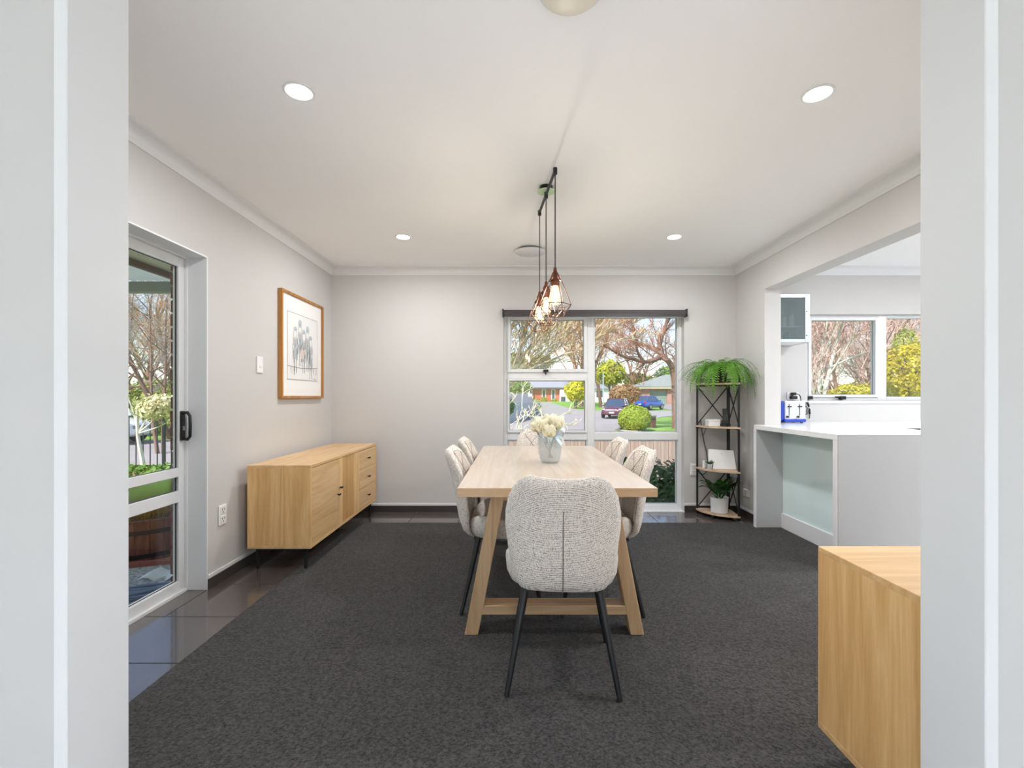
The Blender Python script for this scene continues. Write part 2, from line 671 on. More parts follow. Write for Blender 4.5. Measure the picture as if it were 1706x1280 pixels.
xs = [XL, -1.4417] + [-0.98 + 0.4617 * k for k in range(7)] + [XR]
for a, b_ in zip(xs[:-1], xs[1:]):
    tile(a, b_, 4.316, YB)
struct('floor_kitchen', MB().box(2.36, 6.0, YF1, YB, -0.2, -0.004), plain('kitchen_floor_tile', lin(196, 195, 194), 0.35, var=0.08), 'pale tiled kitchen floor', 'floor')
struct('floor_living', MB().box(-4.2, 4.2, -4.5, YF0, -0.2, -0.002), plain('pale_living_carpet', lin(208, 208, 210), 0.9, bump=0.3, bscale=200), 'pale living room floor in front of the opening', 'floor')

# --- skirting and cornice
def skirting(name, boxes, beads, label):
    mb = MB()
    for b_ in boxes:
        mb.box(*b_)
    o = struct(name, mb, MAT['skirt'], label, 'baseboard')
    mb = MB()
    for b_ in beads:
        mb.box(*b_)
    tag(mb.build('bead', MAT['trimw'], o, bevel=0.003), 'white bead along the top')
SH, SB = 0.062, 0.088
skirting('baseboard_left', [(XL, XL + 0.011, 2.83, YB, 0, SH)], [(XL, XL + 0.007, 2.832, YB, SH, SB)], 'dark tile skirting along the left wall')
skirting('baseboard_back', [(XL + 0.011, W1[0], YB - 0.011, YB, 0, SH), (W1[1], XR - 0.011, YB - 0.011, YB, 0, SH)],
         [(XL + 0.007, W1[0], YB - 0.007, YB, SH, SB), (W1[1], XR - 0.007, YB - 0.007, YB, SH, SB)], 'dark tile skirting along the back wall')
skirting('baseboard_right', [(XR - 0.011, XR, 4.198, YB, 0, SH)], [(XR - 0.007, XR, 4.199, YB, SH, SB)], 'short dark tile skirting beside the kitchen bar')

cove = [(0, -0.078), (0.006, -0.078), (0.010, -0.070), (0.014, -0.060)]
for k in range(9):
    a = PI / 2 * k / 8
    cove.append((0.016 + 0.046 * (1 - math.cos(a)), -0.058 + 0.044 * math.sin(a)))
cove += [(0.070, -0.012), (0.076, -0.008), (0.078, 0.0), (0, 0)]
def cornice(name, base, along, inward, length, label):
    mb = MB()
    base, along, inward = Vector(base), Vector(along), Vector(inward)
    n = len(cove)
    v = []
    for t in (0, length):
        for d, z in cove:
            p = base + along * t + inward * d
            v.append((p.x, p.y, ZC + z))
    f = [(i, (i + 1) % n, n + (i + 1) % n, n + i) for i in range(n)] + [tuple(range(n)), tuple(range(2 * n - 1, n - 1, -1))]
    mb.add(v, f)
    return struct(name, mb, MAT['trimw'], label, 'cornice', fix=True, smooth=True, angle=25)
cornice('trim_1', (XL, YF1, 0), (0, 1, 0), (1, 0, 0), YB - YF1, 'white coved cornice above the left wall')
cornice('trim_2', (XL, YB, 0), (1, 0, 0), (0, -1, 0), XR - XL, 'white coved cornice above the back wall')
cornice('trim_3', (XR, YF1, 0), (0, 1, 0), (-1, 0, 0), YB - YF1, 'white coved cornice above the kitchen opening')
cornice('trim_4', (XK, YB, 0), (1, 0, 0), (0, -1, 0), 6.0 - XK, 'white coved cornice inside the kitchen')

# --- jamb liners of the opening in the foreground
struct('trim_5', MB().box(XO0 - 0.027, XO0, YF0 - 0.006, YF1 + 0.004, 0.0, 2.32), MAT['trimw'], 'white jamb board lining the left side of the foreground opening', 'jamb', bevel=0.002, seg=1)
struct('trim_6', MB().box(XO1, XO1 + 0.027, YF0 - 0.006, YF1 + 0.004, 0.0, 2.32), MAT['trimw'], 'white jamb board lining the right side of the foreground opening', 'jamb', bevel=0.002, seg=1)

# --- tall street window
def bars(mb, lst, y0, y1):
    for x0, x1, z0, z1 in lst:
        mb.box(x0, x1, y0, y1, z0, z1)
    return mb
def sash(parent, x0, x1, z0, z1, y0, y1, w, pane_y, handle=False, name='sash'):
    mb = bars(MB(), [(x0, x0 + w, z0, z1), (x1 - w, x1, z0, z1), (x0 + w, x1 - w, z0, z0 + w), (x0 + w, x1 - w, z1 - w, z1)], y0, y1)
    s = mb.build(name, MAT['alu'], parent, bevel=0.003, seg=1)
    put('pane', MB().box(x0 + w - 0.004, x1 - w + 0.004, pane_y, pane_y + 0.006, z0 + w - 0.004, z1 - w + 0.004).mesh('pane', MAT['glass']), s)
    q = 0.004
    a, b_, c, d = x0 + w, x1 - w, z0 + w, z1 - w
    bars(MB(), [(a - 0.001, a + q, c, d), (b_ - q, b_ + 0.001, c, d), (a, b_, c - 0.001, c + q), (a, b_, d - q, d + 0.001)], pane_y - 0.006, pane_y).build('seal', plain('grey_glazing_bead', lin(120, 120, 122), 0.6), s)
    return s

win = thing('window_1', 'tall white aluminium street window beneath a dark roller blind', 'window', (0, 0, 0), kind='structure')
fy0, fy1 = 4.815, 4.885
x0, x1, z0, z1 = W1
fr = [(x0, x0 + 0.036, z0, z1), (x1 - 0.036, x1, z0, z1), (0.745, 0.815, z0, z1)]
for u0, u1 in ((x0 + 0.036, 0.745), (0.815, x1 - 0.036)):
    fr += [(u0, u1, z1 - 0.05, z1), (u0, u1, z0, z0 + 0.05), (u0, u1, 0.715, 0.790)]
fr.append((x0 + 0.036, 0.745, 1.345, 1.405))
bars(MB(), fr, fy0, fy1).build('frame', MAT['alu'], win, bevel=0.004, seg=1)
sash(win, x0 + 0.036, 0.745, 1.405, z1 - 0.05, fy0 - 0.012, fy1, 0.036, 4.85)
sash(win, x0 + 0.036, 0.745, 0.790, 1.345, fy0 - 0.012, fy1, 0.024, 4.85)
sash(win, 0.815, x1 - 0.036, 0.790, z1 - 0.05, fy0 + 0.01, fy1, 0.010, 4.85, name='glazing')
sash(win, x0 + 0.036, 0.745, z0 + 0.05, 0.715, fy0 + 0.01, fy1, 0.010, 4.85, name='glazing')
sash(win, 0.815, x1 - 0.036, z0 + 0.05, 0.715, fy0 + 0.01, fy1, 0.010, 4.85, name='glazing')
mb = MB().box(0.295, 0.345, 4.780, 4.803, 1.408, 1.436)
mb.tube([(0.318, 4.785, 1.41), (0.318, 4.775, 1.395), (0.318, 4.772, 1.382)], [0.008, 0.008, 0.007], 8)
tag(mb.build('latch', MAT['blackm'], win), 'small black window latch')
MB().box(x0, x1, YB - 0.012, fy0, -0.004, 0.004).build('sill', MAT['trimw'], win)

# --- kitchen window
win2 = thing('window_2', 'white kitchen window above the bench with an opening left sash', 'window', (0, 0, 0), kind='structure')
x0, x1, z0, z1 = W2
fr = [(x0, x0 + 0.04, z0, z1), (x1 - 0.04, x1, z0, z1), (3.70, 3.79, z0, z1)]
for u0, u1 in ((x0 + 0.04, 3.70), (3.79, x1 - 0.04)):
    fr += [(u0, u1, z1 - 0.024, z1), (u0, u1, z0, z0 + 0.03)]
bars(MB(), fr, 4.80, 4.87).build('frame', MAT['alu'], win2, bevel=0.003, seg=1)
sash(win2, x0 + 0.04, 3.70, z0 + 0.03, z1 - 0.024, 4.788, 4.86, 0.03, 4.83)
sash(win2, 3.79, x1 - 0.04, z0 + 0.03, z1 - 0.024, 4.81, 4.86, 0.008, 4.83, name='glazing')
for hx in (2.965, 3.30):
    mb = MB().box(hx, hx + 0.05, 4.757, 4.79, z0 + 0.012, z0 + 0.045)
    mb.tube([(hx + 0.03, 4.765, z0 + 0.034), (hx - 0.01, 4.752, z0 + 0.034), (hx - 0.065, 4.75, z0 + 0.036)], [0.009, 0.008, 0.006], 8)
    tag(mb.build('latch', MAT['blackm'], win2), 'black lever latch')
struct('trim_7', MB().box(2.80, 5.4, YB - 0.012, YB + 0.06, z0 - 0.03, z0), MAT['trimw'], 'white sill board under the kitchen window', 'sill', bevel=0.003)

# --- sliding glass door on the left
door = thing('door_1', 'white aluminium glass door to the patio with a black handle', 'door', (0, 0, 0), kind='structure')
y0, y1, z0, z1 = D1
def ybars(mb, lst, xa, xb):
    for a, b_, c, d in lst:
        mb.box(xa, xb, a, b_, c, d)
    return mb
ybars(MB(), [(y0, y0 + 0.03, z0, z1), (y1 - 0.014, y1, z0, z1), (y0 + 0.03, y1 - 0.014, z1 - 0.018, z1), (y0 + 0.03, y1 - 0.014, z0 - 0.01, z0 + 0.018)], -2.012, -1.955).build('door_frame', MAT['alu'], door, bevel=0.003, seg=1)
yA, yB_ = y0 + 0.03, y1 - 0.014
st = 0.046
ybars(MB(), [(yB_ - st, yB_, 0.018, z1 - 0.018), (yA, yA + st, 0.018, z1 - 0.018), (yA + st, yB_ - st, z1 - 0.075, z1 - 0.018),
             (yA + st, yB_ - st, 0.018, 0.075), (yA + st, yB_ - st, 0.688, 0.742), (yA + st, yB_ - st, 0.538, 0.606)],
      -2.010, -1.972).build('leaf_frame', MAT['alu'], door, bevel=0.003, seg=1)
gl_frost = frosted('frosted_glass', (0.84, 0.84, 0.84, 1), 0.36)
MB().box(-1.955, XL + 0.001, y1 - 0.008, y1 + 0.001, 0.001, z1).box(-1.955, XL + 0.001, y0, y1 - 0.008, z1 - 0.008, z1 + 0.001).build('lining', MAT['trimw'], door)  # added lining, whiter than the wall so the reveal looks lit by daylight
for a, b_, m in ((0.742, z1 - 0.075, MAT['glass']), (0.606, 0.688, gl_frost), (0.075, 0.538, MAT['glass'])):
    MB().box(-1.996, -1.990, yA + st - 0.004, yB_ - st + 0.004, a - 0.004, b_ + 0.004).build('pane', m, door)
    q = 0.007
    p0, p1 = yA + st, yB_ - st
    ybars(MB(), [(p1 - q, p1 + 0.001, a, b_), (p0, p0 + q, a, b_), (p0, p1, a - 0.001, a + 0.003), (p0, p1, b_ - 0.003, b_ + 0.001)], -1.990, -1.9865).build('seal', MAT['seal'], door)
hy = yB_ - st / 2
h = MB().box(-1.972, -1.962, hy - 0.018, hy + 0.018, 0.90, 1.075)
hd = h.build('handle_plate', MAT['black'], door, bevel=0.006)
MB().tube([(-1.966, hy, 1.062), (-1.935, hy - 0.004, 1.066), (-1.915, hy - 0.012, 1.045), (-1.912, hy - 0.014, 0.985), (-1.915, hy - 0.012, 0.925), (-1.935, hy - 0.004, 0.906), (-1.966, hy, 0.910)], 0.009, 10).build('pull', MAT['black'], hd, smooth=True)
MB().box(-1.966, -1.958, hy - 0.008, hy + 0.008, 0.96, 0.985).build('lock_snib', MAT['steel'], hd)

# bricks of the outer skin seen past the door leaf
veneer = MB().box(-2.135, -2.014, 2.945, 4.96, -0.6, 2.12)
vo = tag(veneer.build('wall_outer', MAT['mortar']), 'brown brick outer skin of the house just outside the glass door', 'wall', kind='structure')
bk = [MB().box(0, 0.092, 0, L_, 0, 0.074).mesh('brick', MAT['brick'], bevel=0.005, seg=1) for L_ in (0.11, 0.225)]
for k in range(31):
    put('brick', bk[k % 2], vo, (-2.142 + random.Random(k).uniform(-0.003, 0.003), 2.93, -0.55 + 0.086 * k))

# wall plates
def plate(name, label, cat, loc, rotz, w, h, kind):
    """plate centred on loc, facing local -y"""
    t = thing(name, label, cat, loc, rotz)
    MB().box(-w / 2, w / 2, -0.009, 0, -h / 2, h / 2).build('face_plate', MAT['white_p'], t, bevel=0.003)
    if kind == 'switch':
        MB().box(-0.011, 0.011, -0.014, -0.008, -0.018, 0.010).build('rocker', MAT['white_p'], t, bevel=0.002)
    else:
        n = 2
        for k in range(n):
            cz = (k - 0.5) * h * 0.45
            s = MB().box(-w * 0.36, w * 0.36, -0.0115, -0.008, cz - h * 0.19, cz + h * 0.19).build('socket', plain('socket_face', lin(226, 224, 222), 0.4), t, bevel=0.002)
            mb = MB()
            for dx, an in ((-0.013, 0.5), (0.009, -0.5)):
                mb.tube([(dx - 0.003 * an, -0.0119, cz + 0.012), (dx + 0.003 * an, -0.0119, cz + 0.002)], 0.0016, 6)
            mb.tube([(-0.002, -0.0119, cz - 0.006), (-0.002, -0.0119, cz - 0.015)], 0.0016, 6)
            mb.build('slot', MAT['seal'], s)
    return t
plate('light_switch', 'white light switch on the left wall between door and picture', 'switch', (XL + 0.001, 3.40, 1.39), PI / 2, 0.075, 0.118, 'switch')
plate('power_outlet', 'white double power outlet low on the left wall by the sideboard', 'outlet', (XL + 0.001, 2.965, 0.417), PI / 2, 0.075, 0.125, 'outlet')
plate('power_outlet', 'white power outlet on the back wall left of the corner shelf', 'outlet', (1.805, YB - 0.001, 0.425), 0, 0.075, 0.118, 'outlet')
plate('wall_jack', 'small white jack plate on the right wall beside the kitchen bar', 'outlet', (XR - 0.001, 4.52, 0.235), -PI / 2, 0.115, 0.07, 'outlet')

# --- roller blind
t = thing('roller_blind', 'rolled dark charcoal blind above the tall street window', 'blind', (0, 0, 0))
ba, bb = -0.105, 1.705
MB().cyl((ba, 4.703, 1.992), (bb, 4.703, 1.992), 0.033, n=28).build('fabric_roll', plain('charcoal_blind', lin(72, 67, 69), 0.75, bump=0.1, bscale=300), t, smooth=True)
mb = MB().box(ba + 0.01, bb - 0.01, 4.669, 4.675, 1.953, 1.985)
mb.build('bottom_rail', plain('charcoal_rail', lin(62, 58, 60), 0.5), t, bevel=0.002)
for xx in (ba - 0.014, bb + 0.002):
    MB().box(xx, xx + 0.012, 4.668, YB, 1.955, 2.032).build('bracket', MAT['black'], t, bevel=0.003)

# --- downlights
led = emit('led_diffuser', (1, 0.98, 0.94, 1), 14.0)
def downlight(label, x, y, watts, group=None, color=(0.98, 0.98, 1.0), r=0.052, beam=180):
    t = thing('downlight', label, 'downlight', (x, y, ZC), 0, group)
    MB().lathe([(r + 0.012, 0.0), (r + 0.011, -0.004), (r + 0.004, -0.006), (r, -0.004), (r, 0.0)], 40).build('bezel', MAT['trimw'], t, smooth=True)
    MB().lathe([(0.0005, -0.0045), (r, -0.0035), (r, -0.001), (0.0005, -0.001)], 40).build('diffuser', led, t, smooth=True)
    d = bpy.data.lights.new('downlight_lamp', 'AREA')
    d.shape = 'DISK'
    d.size = 2 * r
    d.energy = watts
    d.color = color
    d.spread = math.radians(beam)
    o = bpy.data.objects.new('downlight_lamp', d)
    COL.objects.link(o)
    o.parent = t
    o.location = (0, 0, -0.009)
    return t
downlight('round recessed downlight at the left front of the dining ceiling', -0.917, 2.005, W_DINING)
downlight('round recessed downlight at the right front of the dining ceiling', 1.300, 2.02, W_DINING)
downlight('small round recessed downlight at the back left of the dining ceiling', -0.905, 3.83, W_DINING)
downlight('small round recessed downlight at the back right of the dining ceiling', 1.300, 3.83, W_DINING)
for x, y in ((3.5, 3.1), (5.0, 3.1), (3.5, 1.9), (5.0, 1.9)):  # unseen lamps added to brighten the kitchen and spill into the dining room
    downlight('added fill downlight in the kitchen ceiling out of view', x, y, W_KITCHEN_FILL, 'added kitchen fill lamps', (0.92, 0.96, 1.0), beam=180)
for x, y in ((-1.6, -0.9), (0.0, -0.9), (1.6, -0.9), (-1.6, -2.8), (0.0, -2.8), (1.6, -2.8)):  # unseen lamps added behind the camera to light the dining room by bounce
    downlight('added fill downlight in the living room ceiling out of view', x, y, W_LIVING_FILL, 'added living room fill lamps', (0.90, 0.95, 1.0), beam=85)

# --- ceiling dome lamp, only its front lip is in the picture
t = thing('ceiling_lamp', 'cream round ceiling lamp at the top edge of the picture', 'lamp', (0.178, 1.478, ZC))
MB().lathe([(0.105, 0.0), (0.105, -0.02), (0.10, -0.024)], 48).build('base', MAT['trimw'], t, smooth=True)
MB().lathe([(0.10, -0.018), (0.092, -0.032), (0.07, -0.044), (0.04, -0.051), (0.0005, -0.053)], 48).build('shade', plain('cream_opal', lin(232, 226, 208), 0.4), t, smooth=True)

# --- round ceiling vent near the back wall
t = thing('ceiling_vent', 'round white ceiling vent near the back wall', 'vent', (0.14, 4.15, ZC))
MB().lathe([(0.105, 0.0), (0.105, -0.012), (0.100, -0.016), (0.085, -0.016)], 48).build('collar', plain('vent_gap_shade', lin(120, 118, 117), 0.6), t, smooth=True)  # grey colour on the collar stands in for the shadow gap above the disc
MB().lathe([(0.0005, -0.022), (0.125, -0.022), (0.136, -0.024), (0.138, -0.028), (0.130, -0.034), (0.0005, -0.036)], 48).build('disc', MAT['trimw'], t, smooth=True, angle=60)

# ================================================================== FURNITURE
def smooth_curve(pts, n=6):
    """Catmull-Rom through points"""
    P = [Vector(p) for p in pts]
    P = [2 * P[0] - P[1]] + P + [2 * P[-1] - P[-2]]
    out = []
    for i in range(1, len(P) - 2):
        for k in range(n):
            t = k / n
            a, b_, c, d = P[i - 1], P[i], P[i + 1], P[i + 2]
            out.append(0.5 * ((2 * b_) + (c - a) * t + (2 * a - 5 * b_ + 4 * c - d) * t * t + (3 * b_ - a - 3 * c + d) * t ** 3))
    out.append(P[-2])
    return out


def interp(tab, x):
    if x <= tab[0][0]:
        return tab[0][1]
    for (a, va), (b_, vb) in zip(tab[:-1], tab[1:]):
        if x <= b_:
            t = (x - a) / (b_ - a)
            t = t * t * (3 - 2 * t) * 0.5 + t * 0.5
            return va + (vb - va) * t
    return tab[-1][1]


# --- dining table
TX, TY = 0.193, 3.02
table = thing('dining_table', 'pale timber dining table with splayed A-shaped leg frames', 'table', (TX, TY, 0))
HL, HW = 0.905, 0.450
MB().box(-HW, HW, -HL, HL, 0.708, 0.750).build('tabletop', MAT['ash'], table, bevel=0.003)
MB().box(-HW, HW, -HL - 0.0012, -HL + 0.002, 0.7095, 0.7485).build('edge_band', MAT['ash_x'], table)
MB().box(-HW, HW, HL - 0.002, HL + 0.0012, 0.7095, 0.7485).build('edge_band', MAT['ash_x'], table)
for s in (-1, 1):
    ya, yb = sorted((s * 0.742, s * 0.648))
    for q in (-1, 1):
        def quad(cx, z):
            return [(cx - 0.033, ya, z), (cx + 0.033, ya, z), (cx + 0.033, yb, z), (cx - 0.033, yb, z)]
        MB().hexa(quad(q * 0.402, 0.006), quad(q * 0.268, 0.708)).build('leg', MAT['ash_z'], table, bevel=0.003, seg=1)
    MB().box(-0.355, 0.355, ya + 0.001, yb - 0.001, 0.103, 0.148).build('stretcher', MAT['ash_x'], table, bevel=0.003, seg=1)
    MB().box(-0.30, 0.30, ya + 0.004, yb - 0.004, 0.655, 0.708).build('top_rail', MAT['ash_x'], table, bevel=0.003, seg=1)

# --- upholstered chairs (front faces local +y)
WTAB = [(0.395, 0.135), (0.41, 0.160), (0.45, 0.182), (0.52, 0.200), (0.58, 0.210), (0.66, 0.219), (0.72, 0.218), (0.78, 0.206), (0.82, 0.188), (0.85, 0.166), (0.868, 0.138), (0.872, 0.125)]
YTAB = [(0.395, -0.145), (0.41, -0.172), (0.44, -0.200), (0.50, -0.224), (0.60, -0.240), (0.72, -0.262), (0.80, -0.288), (0.872, -0.318)]
def back_centre(u, v):
    z = 0.395 + v * 0.477
    w = interp(WTAB, z)
    x = u * w
    wrap = 0.062 * min(1.0, max(0.0, (z - 0.40) / 0.1)) * abs(x / 0.22) ** 2.2
    dip = 0.012 * (1 - min(1, abs(u)) ** 2) * max(0.0, (v - 0.8) / 0.2) ** 2
    return Vector((x, interp(YTAB, z) + wrap, z - dip))
def back_normal(u, v):
    e = 0.02
    a = back_centre(min(1, u + e), v) - back_centre(max(-1, u - e), v)
    b_ = back_centre(u, min(1, v + e)) - back_centre(u, max(0, v - e))
    return b_.cross(a).normalized()           # points forward (+y)
def back_pt(u, v, side, extra=0.0):
    t = 0.052 * max(0.0, 1 - abs(u) ** 5) ** 0.5 * max(0.0, 1 - abs(2 * v - 1) ** 9) ** 0.5
    t = max(t, 0.012)
    if side > 0:
        t *= 0.75 + 0.25 * (1 - u * u)
    return back_centre(u, v) + back_normal(u, v) * (side * t / 2 + side * extra)
def chair_meshes():
    nu, nv = 18, 22
    mb = MB()
    F = lambda i, j, s: back_pt(-1 + 2 * i / nu, j / nv, s)
    n1 = (nu + 1) * (nv + 1)
    v = [F(i, j, 1) for j in range(nv + 1) for i in range(nu + 1)] + [F(i, j, -1) for j in range(nv + 1) for i in range(nu + 1)]
    idx = lambda i, j: j * (nu + 1) + i
    f = []
    for j in range(nv):
        for i in range(nu):
            f.append((idx(i, j), idx(i, j + 1), idx(i + 1, j + 1), idx(i + 1, j)))
            f.append((n1 + idx(i, j), n1 + idx(i + 1, j), n1 + idx(i + 1, j + 1), n1 + idx(i, j + 1)))
    ring = [idx(i, 0) for i in range(nu + 1)] + [idx(nu, j) for j in range(1, nv + 1)] + [idx(i, nv) for i in range(nu - 1, -1, -1)] + [idx(0, j) for j in range(nv - 1, 0, -1)]
    for k in range(len(ring)):
        a, b_ = ring[k], ring[(k + 1) % len(ring)]
        f.append((a, b_, n1 + b_, n1 + a))
    mb.add(v, f)
    back = mb.mesh('backrest', MAT['fabric'], smooth=True, angle=75, fix=True)
    # seat pad: rings of a rounded square
    prof = [(0.001, 0.398), (0.55, 0.397), (0.80, 0.399), (0.92, 0.407), (0.98, 0.425), (1.0, 0.447), (0.99, 0.468), (0.95, 0.482), (0.86, 0.489), (0.6, 0.489), (0.3, 0.486), (0.001, 0.484)]
    n = 44
    mb = MB()
    for s, z in prof:
        for k in range(n):
            a = 2 * PI * k / n
            c, d = math.cos(a), math.sin(a)
            ex = 2.0 / 3.4
            x = 0.241 * s * math.copysign(abs(c) ** ex, c)
            y = 0.030 + 0.212 * s * math.copysign(abs(d) ** ex, d)
            rear = max(0.0, min(1.0, (0.10 - y) / 0.22))
            lift = 0.070 * rear * (abs(x) / 0.241) ** 2.5 if z > 0.44 else 0.02 * rear * (abs(x) / 0.241) ** 2 * (1 if z > 0.42 else 0)
            narrow = 1.0 - 0.10 * max(0.0, (y - 0.05) / 0.19) ** 2 - 0.03 * rear
            mb.v.append((x * narrow, y, z + lift))
    for i in range(len(prof) - 1):
        for k in range(n):
            k2 = (k + 1) % n
            mb.f.append((i * n + k, i * n + k2, (i + 1) * n + k2, (i + 1) * n + k))
    seat = mb.mesh('seat', MAT['fabric'], smooth=True, angle=75, fix=True)
    # piping along the inner face and the quilting seams
    path = [back_pt(-0.80, v / 20, 1, 0.001) for v in range(4, 19)] + [back_pt(-0.80 + 1.6 * k / 14, 0.925 + 0.01 * math.sin(PI * k / 14), 1, 0.001) for k in range(1, 14)] + [back_pt(0.80, v / 20, 1, 0.001) for v in range(18, 3, -1)]
    pip = MB().tube(path, 0.0042, 6).mesh('piping', MAT['piping'], smooth=True)
    sm = MB()
    for pa in ([(0, 0.93), (-0.40, 0.72), (-0.78, 0.50)], [(0, 0.93), (0.40, 0.72), (0.78, 0.50)], [(-0.78, 0.9), (-0.40, 0.72), (0, 0.50), (0.40, 0.72), (0.78, 0.9)], [(-0.78, 0.5), (-0.4, 0.35), (0, 0.5), (0.4, 0.35), (0.78, 0.5)]):
        pts = []
        for (a, b_), (c, d) in zip(pa[:-1], pa[1:]):
            for k in range(6):
                pts.append(back_pt(a + (c - a) * k / 6, b_ + (d - b_) * k / 6, 1, 0.0002))
        pts.append(back_pt(pa[-1][0], pa[-1][1], 1, 0.0002))
        sm.tube(pts, 0.0022, 5)
    quilt = sm.mesh('quilting', MAT['seam'], smooth=True)
    rear = MB().tube([back_pt(0.0, 0.02 + 0.72 * k / 20, -1, 0.0006) for k in range(21)], 0.0026, 6).mesh('rear_seam', MAT['seam'], smooth=True)
    legs = []
    for sx in (-1, 1):
        for sy in (-1, 1):
            legs.append(MB().tube([(sx * 0.145, sy * 0.135 + 0.01, 0.402), (sx * 0.216, sy * 0.214, 0.006)], [0.0165, 0.0105], 14).mesh('leg', MAT['black'], smooth=True, angle=50))
    fr = MB()
    for sx in (-1, 1):
        fr.box(sx * 0.145 - 0.012, sx * 0.145 + 0.012, -0.15, 0.17, 0.386, 0.399)
    for sy in (-0.13, 0.145):
        fr.box(-0.145, 0.145, sy - 0.012, sy + 0.012, 0.386, 0.399)
    frame = fr.mesh('seat_frame', MAT['black'])
    return back, seat, pip, quilt, rear, legs, frame
CH = chair_meshes()
def chair(label, loc, rot):
    t = thing('dining_chair', label, 'chair', loc, rot, 'oatmeal chairs around the dining table')
    b_ = put('backrest', CH[0], t)
    tag(put('piping', CH[2], b_), 'pale piping')
    put('quilting', CH[3], b_)
    put('rear_seam', CH[4], b_)
    put('seat', CH[1], t)
    for l_ in CH[5]:
        tag(put('leg', l_, t), 'black tapered metal leg')
    put('seat_frame', CH[6], t)
    return t
chair('oatmeal woven chair at the near end of the table, back to the camera', (0.200, 2.015, 0), math.radians(-4))
chair('oatmeal woven chair on the left side of the table, nearer the camera', (-0.068, 2.705, 0), -PI / 2)
chair('oatmeal woven chair on the left side of the table, nearer the window', (-0.068, 3.305, 0), -PI / 2)
chair('oatmeal woven chair on the right side of the table, nearer the camera', (0.462, 2.675, 0), PI / 2)
chair('oatmeal woven chair on the right side of the table, nearer the window', (0.455, 3.275, 0), PI / 2)
chair('oatmeal woven chair at the far end of the table, behind the vase', (0.235, 3.99, 0), PI)

# --- sideboards
def sideboard(label, loc, rot, L, D, zb, zt, inset=0.035):
    t = thing('sideboard', label, 'sideboard', loc, rot)
    th = 0.020
    MB().box(0, L, 0, D, zt - th, zt).build('top', MAT['oak_h'], t, bevel=0.0015, seg=1)
    MB().box(0, L, 0, D, zb, zb + th).build('bottom', MAT['oak_h'], t, bevel=0.0015, seg=1)
    for xa in (0, L - th):
        MB().box(xa, xa + th, 0.0, D, zb + th, zt - th).build('side_panel', MAT['oak_v'], t, bevel=0.001, seg=1)
    MB().box(th, L - th, 0.004, 0.012, zb + th, zt - th).build('back_panel', MAT['oak_h'], t)
    fx0, fx1, fz0, fz1 = th + 0.003, L - th - 0.003, zb + th + 0.003, zt - th - 0.003
    w = (fx1 - fx0) / 3
    fy0_, fy1_ = D - 0.020, D - 0.002
    def knob(px, pz, parent):
        mb = MB().cyl((px, fy1_, pz), (px, fy1_ + 0.016, pz), 0.005, n=10)
        mb.box(px - 0.016, px + 0.016, fy1_ + 0.014, fy1_ + 0.024, pz - 0.006, pz + 0.006)
        tag(mb.build('knob', MAT['blackm'], parent, bevel=0.002, seg=1), 'small black metal knob')
    # three drawers
    hz = (fz1 - fz0) / 3
    for k in range(3):
        a = fz0 + k * hz
        d = MB().box(fx0, fx0 + w - 0.0015, fy0_, fy1_, a + 0.0012, a + hz - 0.0012).build('drawer', MAT['oak_h'], t, bevel=0.001, seg=1)
        knob(fx0 + w / 2, a + hz / 2, d)
    # slatted door
    xa, xb = fx0 + w + 0.0015, fx0 + 2 * w - 0.0015
    sa, sb = xa + 0.13, xb - 0.085
    mb = MB().box(xa, sa, fy0_, fy1_, fz0, fz1).box(sb, xb, fy0_, fy1_, fz0, fz1).box(sa, sb, fy0_ - 0.012, fy0_ - 0.006, fz0, fz1)
    d = mb.build('slatted_door', MAT['oak_v'], t)
    n = 9
    p = (sb - sa) / n
    MB().box(sa, sb, fy0_ - 0.006, fy0_ - 0.004, fz0, fz1).build('slat_gap_shade', plain('groove_shade_brown', lin(104, 70, 42), 0.6), d)  # brown sheet behind the slats paints the shade of the grooves
    sl = MB().box(0, p - 0.0135, 0, fy1_ - fy0_ + 0.006, 0, fz1 - fz0).mesh('slat', MAT['oak_v'], bevel=0.001, seg=1)
    for k in range(n):
        put('slat', sl, d, (sa + 0.00675 + k * p, fy0_ - 0.006, fz0))
    knob(xb - 0.022, fz0 + 0.56 * (fz1 - fz0), d)
    # plain door
    xa = fx0 + 2 * w + 0.0015
    d = MB().box(xa, fx1, fy0_, fy1_, fz0, fz1).build('door', MAT['oak_h'], t, bevel=0.001, seg=1)
    knob(xa + 0.022, fz0 + 0.47 * (fz1 - fz0), d)
    for xx in (inset, L - 0.02 - inset):
        mb = MB()
        for yy in (0.04, D - 0.06):
            mb.box(xx, xx + 0.02, yy, yy + 0.02, 0.004, zb)
        mb.box(xx, xx + 0.02, 0.04, D - 0.04, zb - 0.022, zb - 0.002)
        tag(mb.build('leg_frame', MAT['black'], t, bevel=0.002, seg=1), 'black metal leg frame')
    return t
sideboard('oak sideboard with slatted door and three drawers along the left wall', (-1.774, 4.618, 0), -PI / 2, 1.49, 0.421, 0.148, 0.704)
sideboard('oak cabinet end in the right foreground beside the white opening', (0.971, 1.087, 0), 0, 1.24, 0.420, 0.104, 0.682, 0.22)

# --- framed picture
pic = thing('framed_picture', 'framed ink and wash drawing of five standing figures on the left wall', 'picture', (XL, 4.068, 1.577), PI / 2)
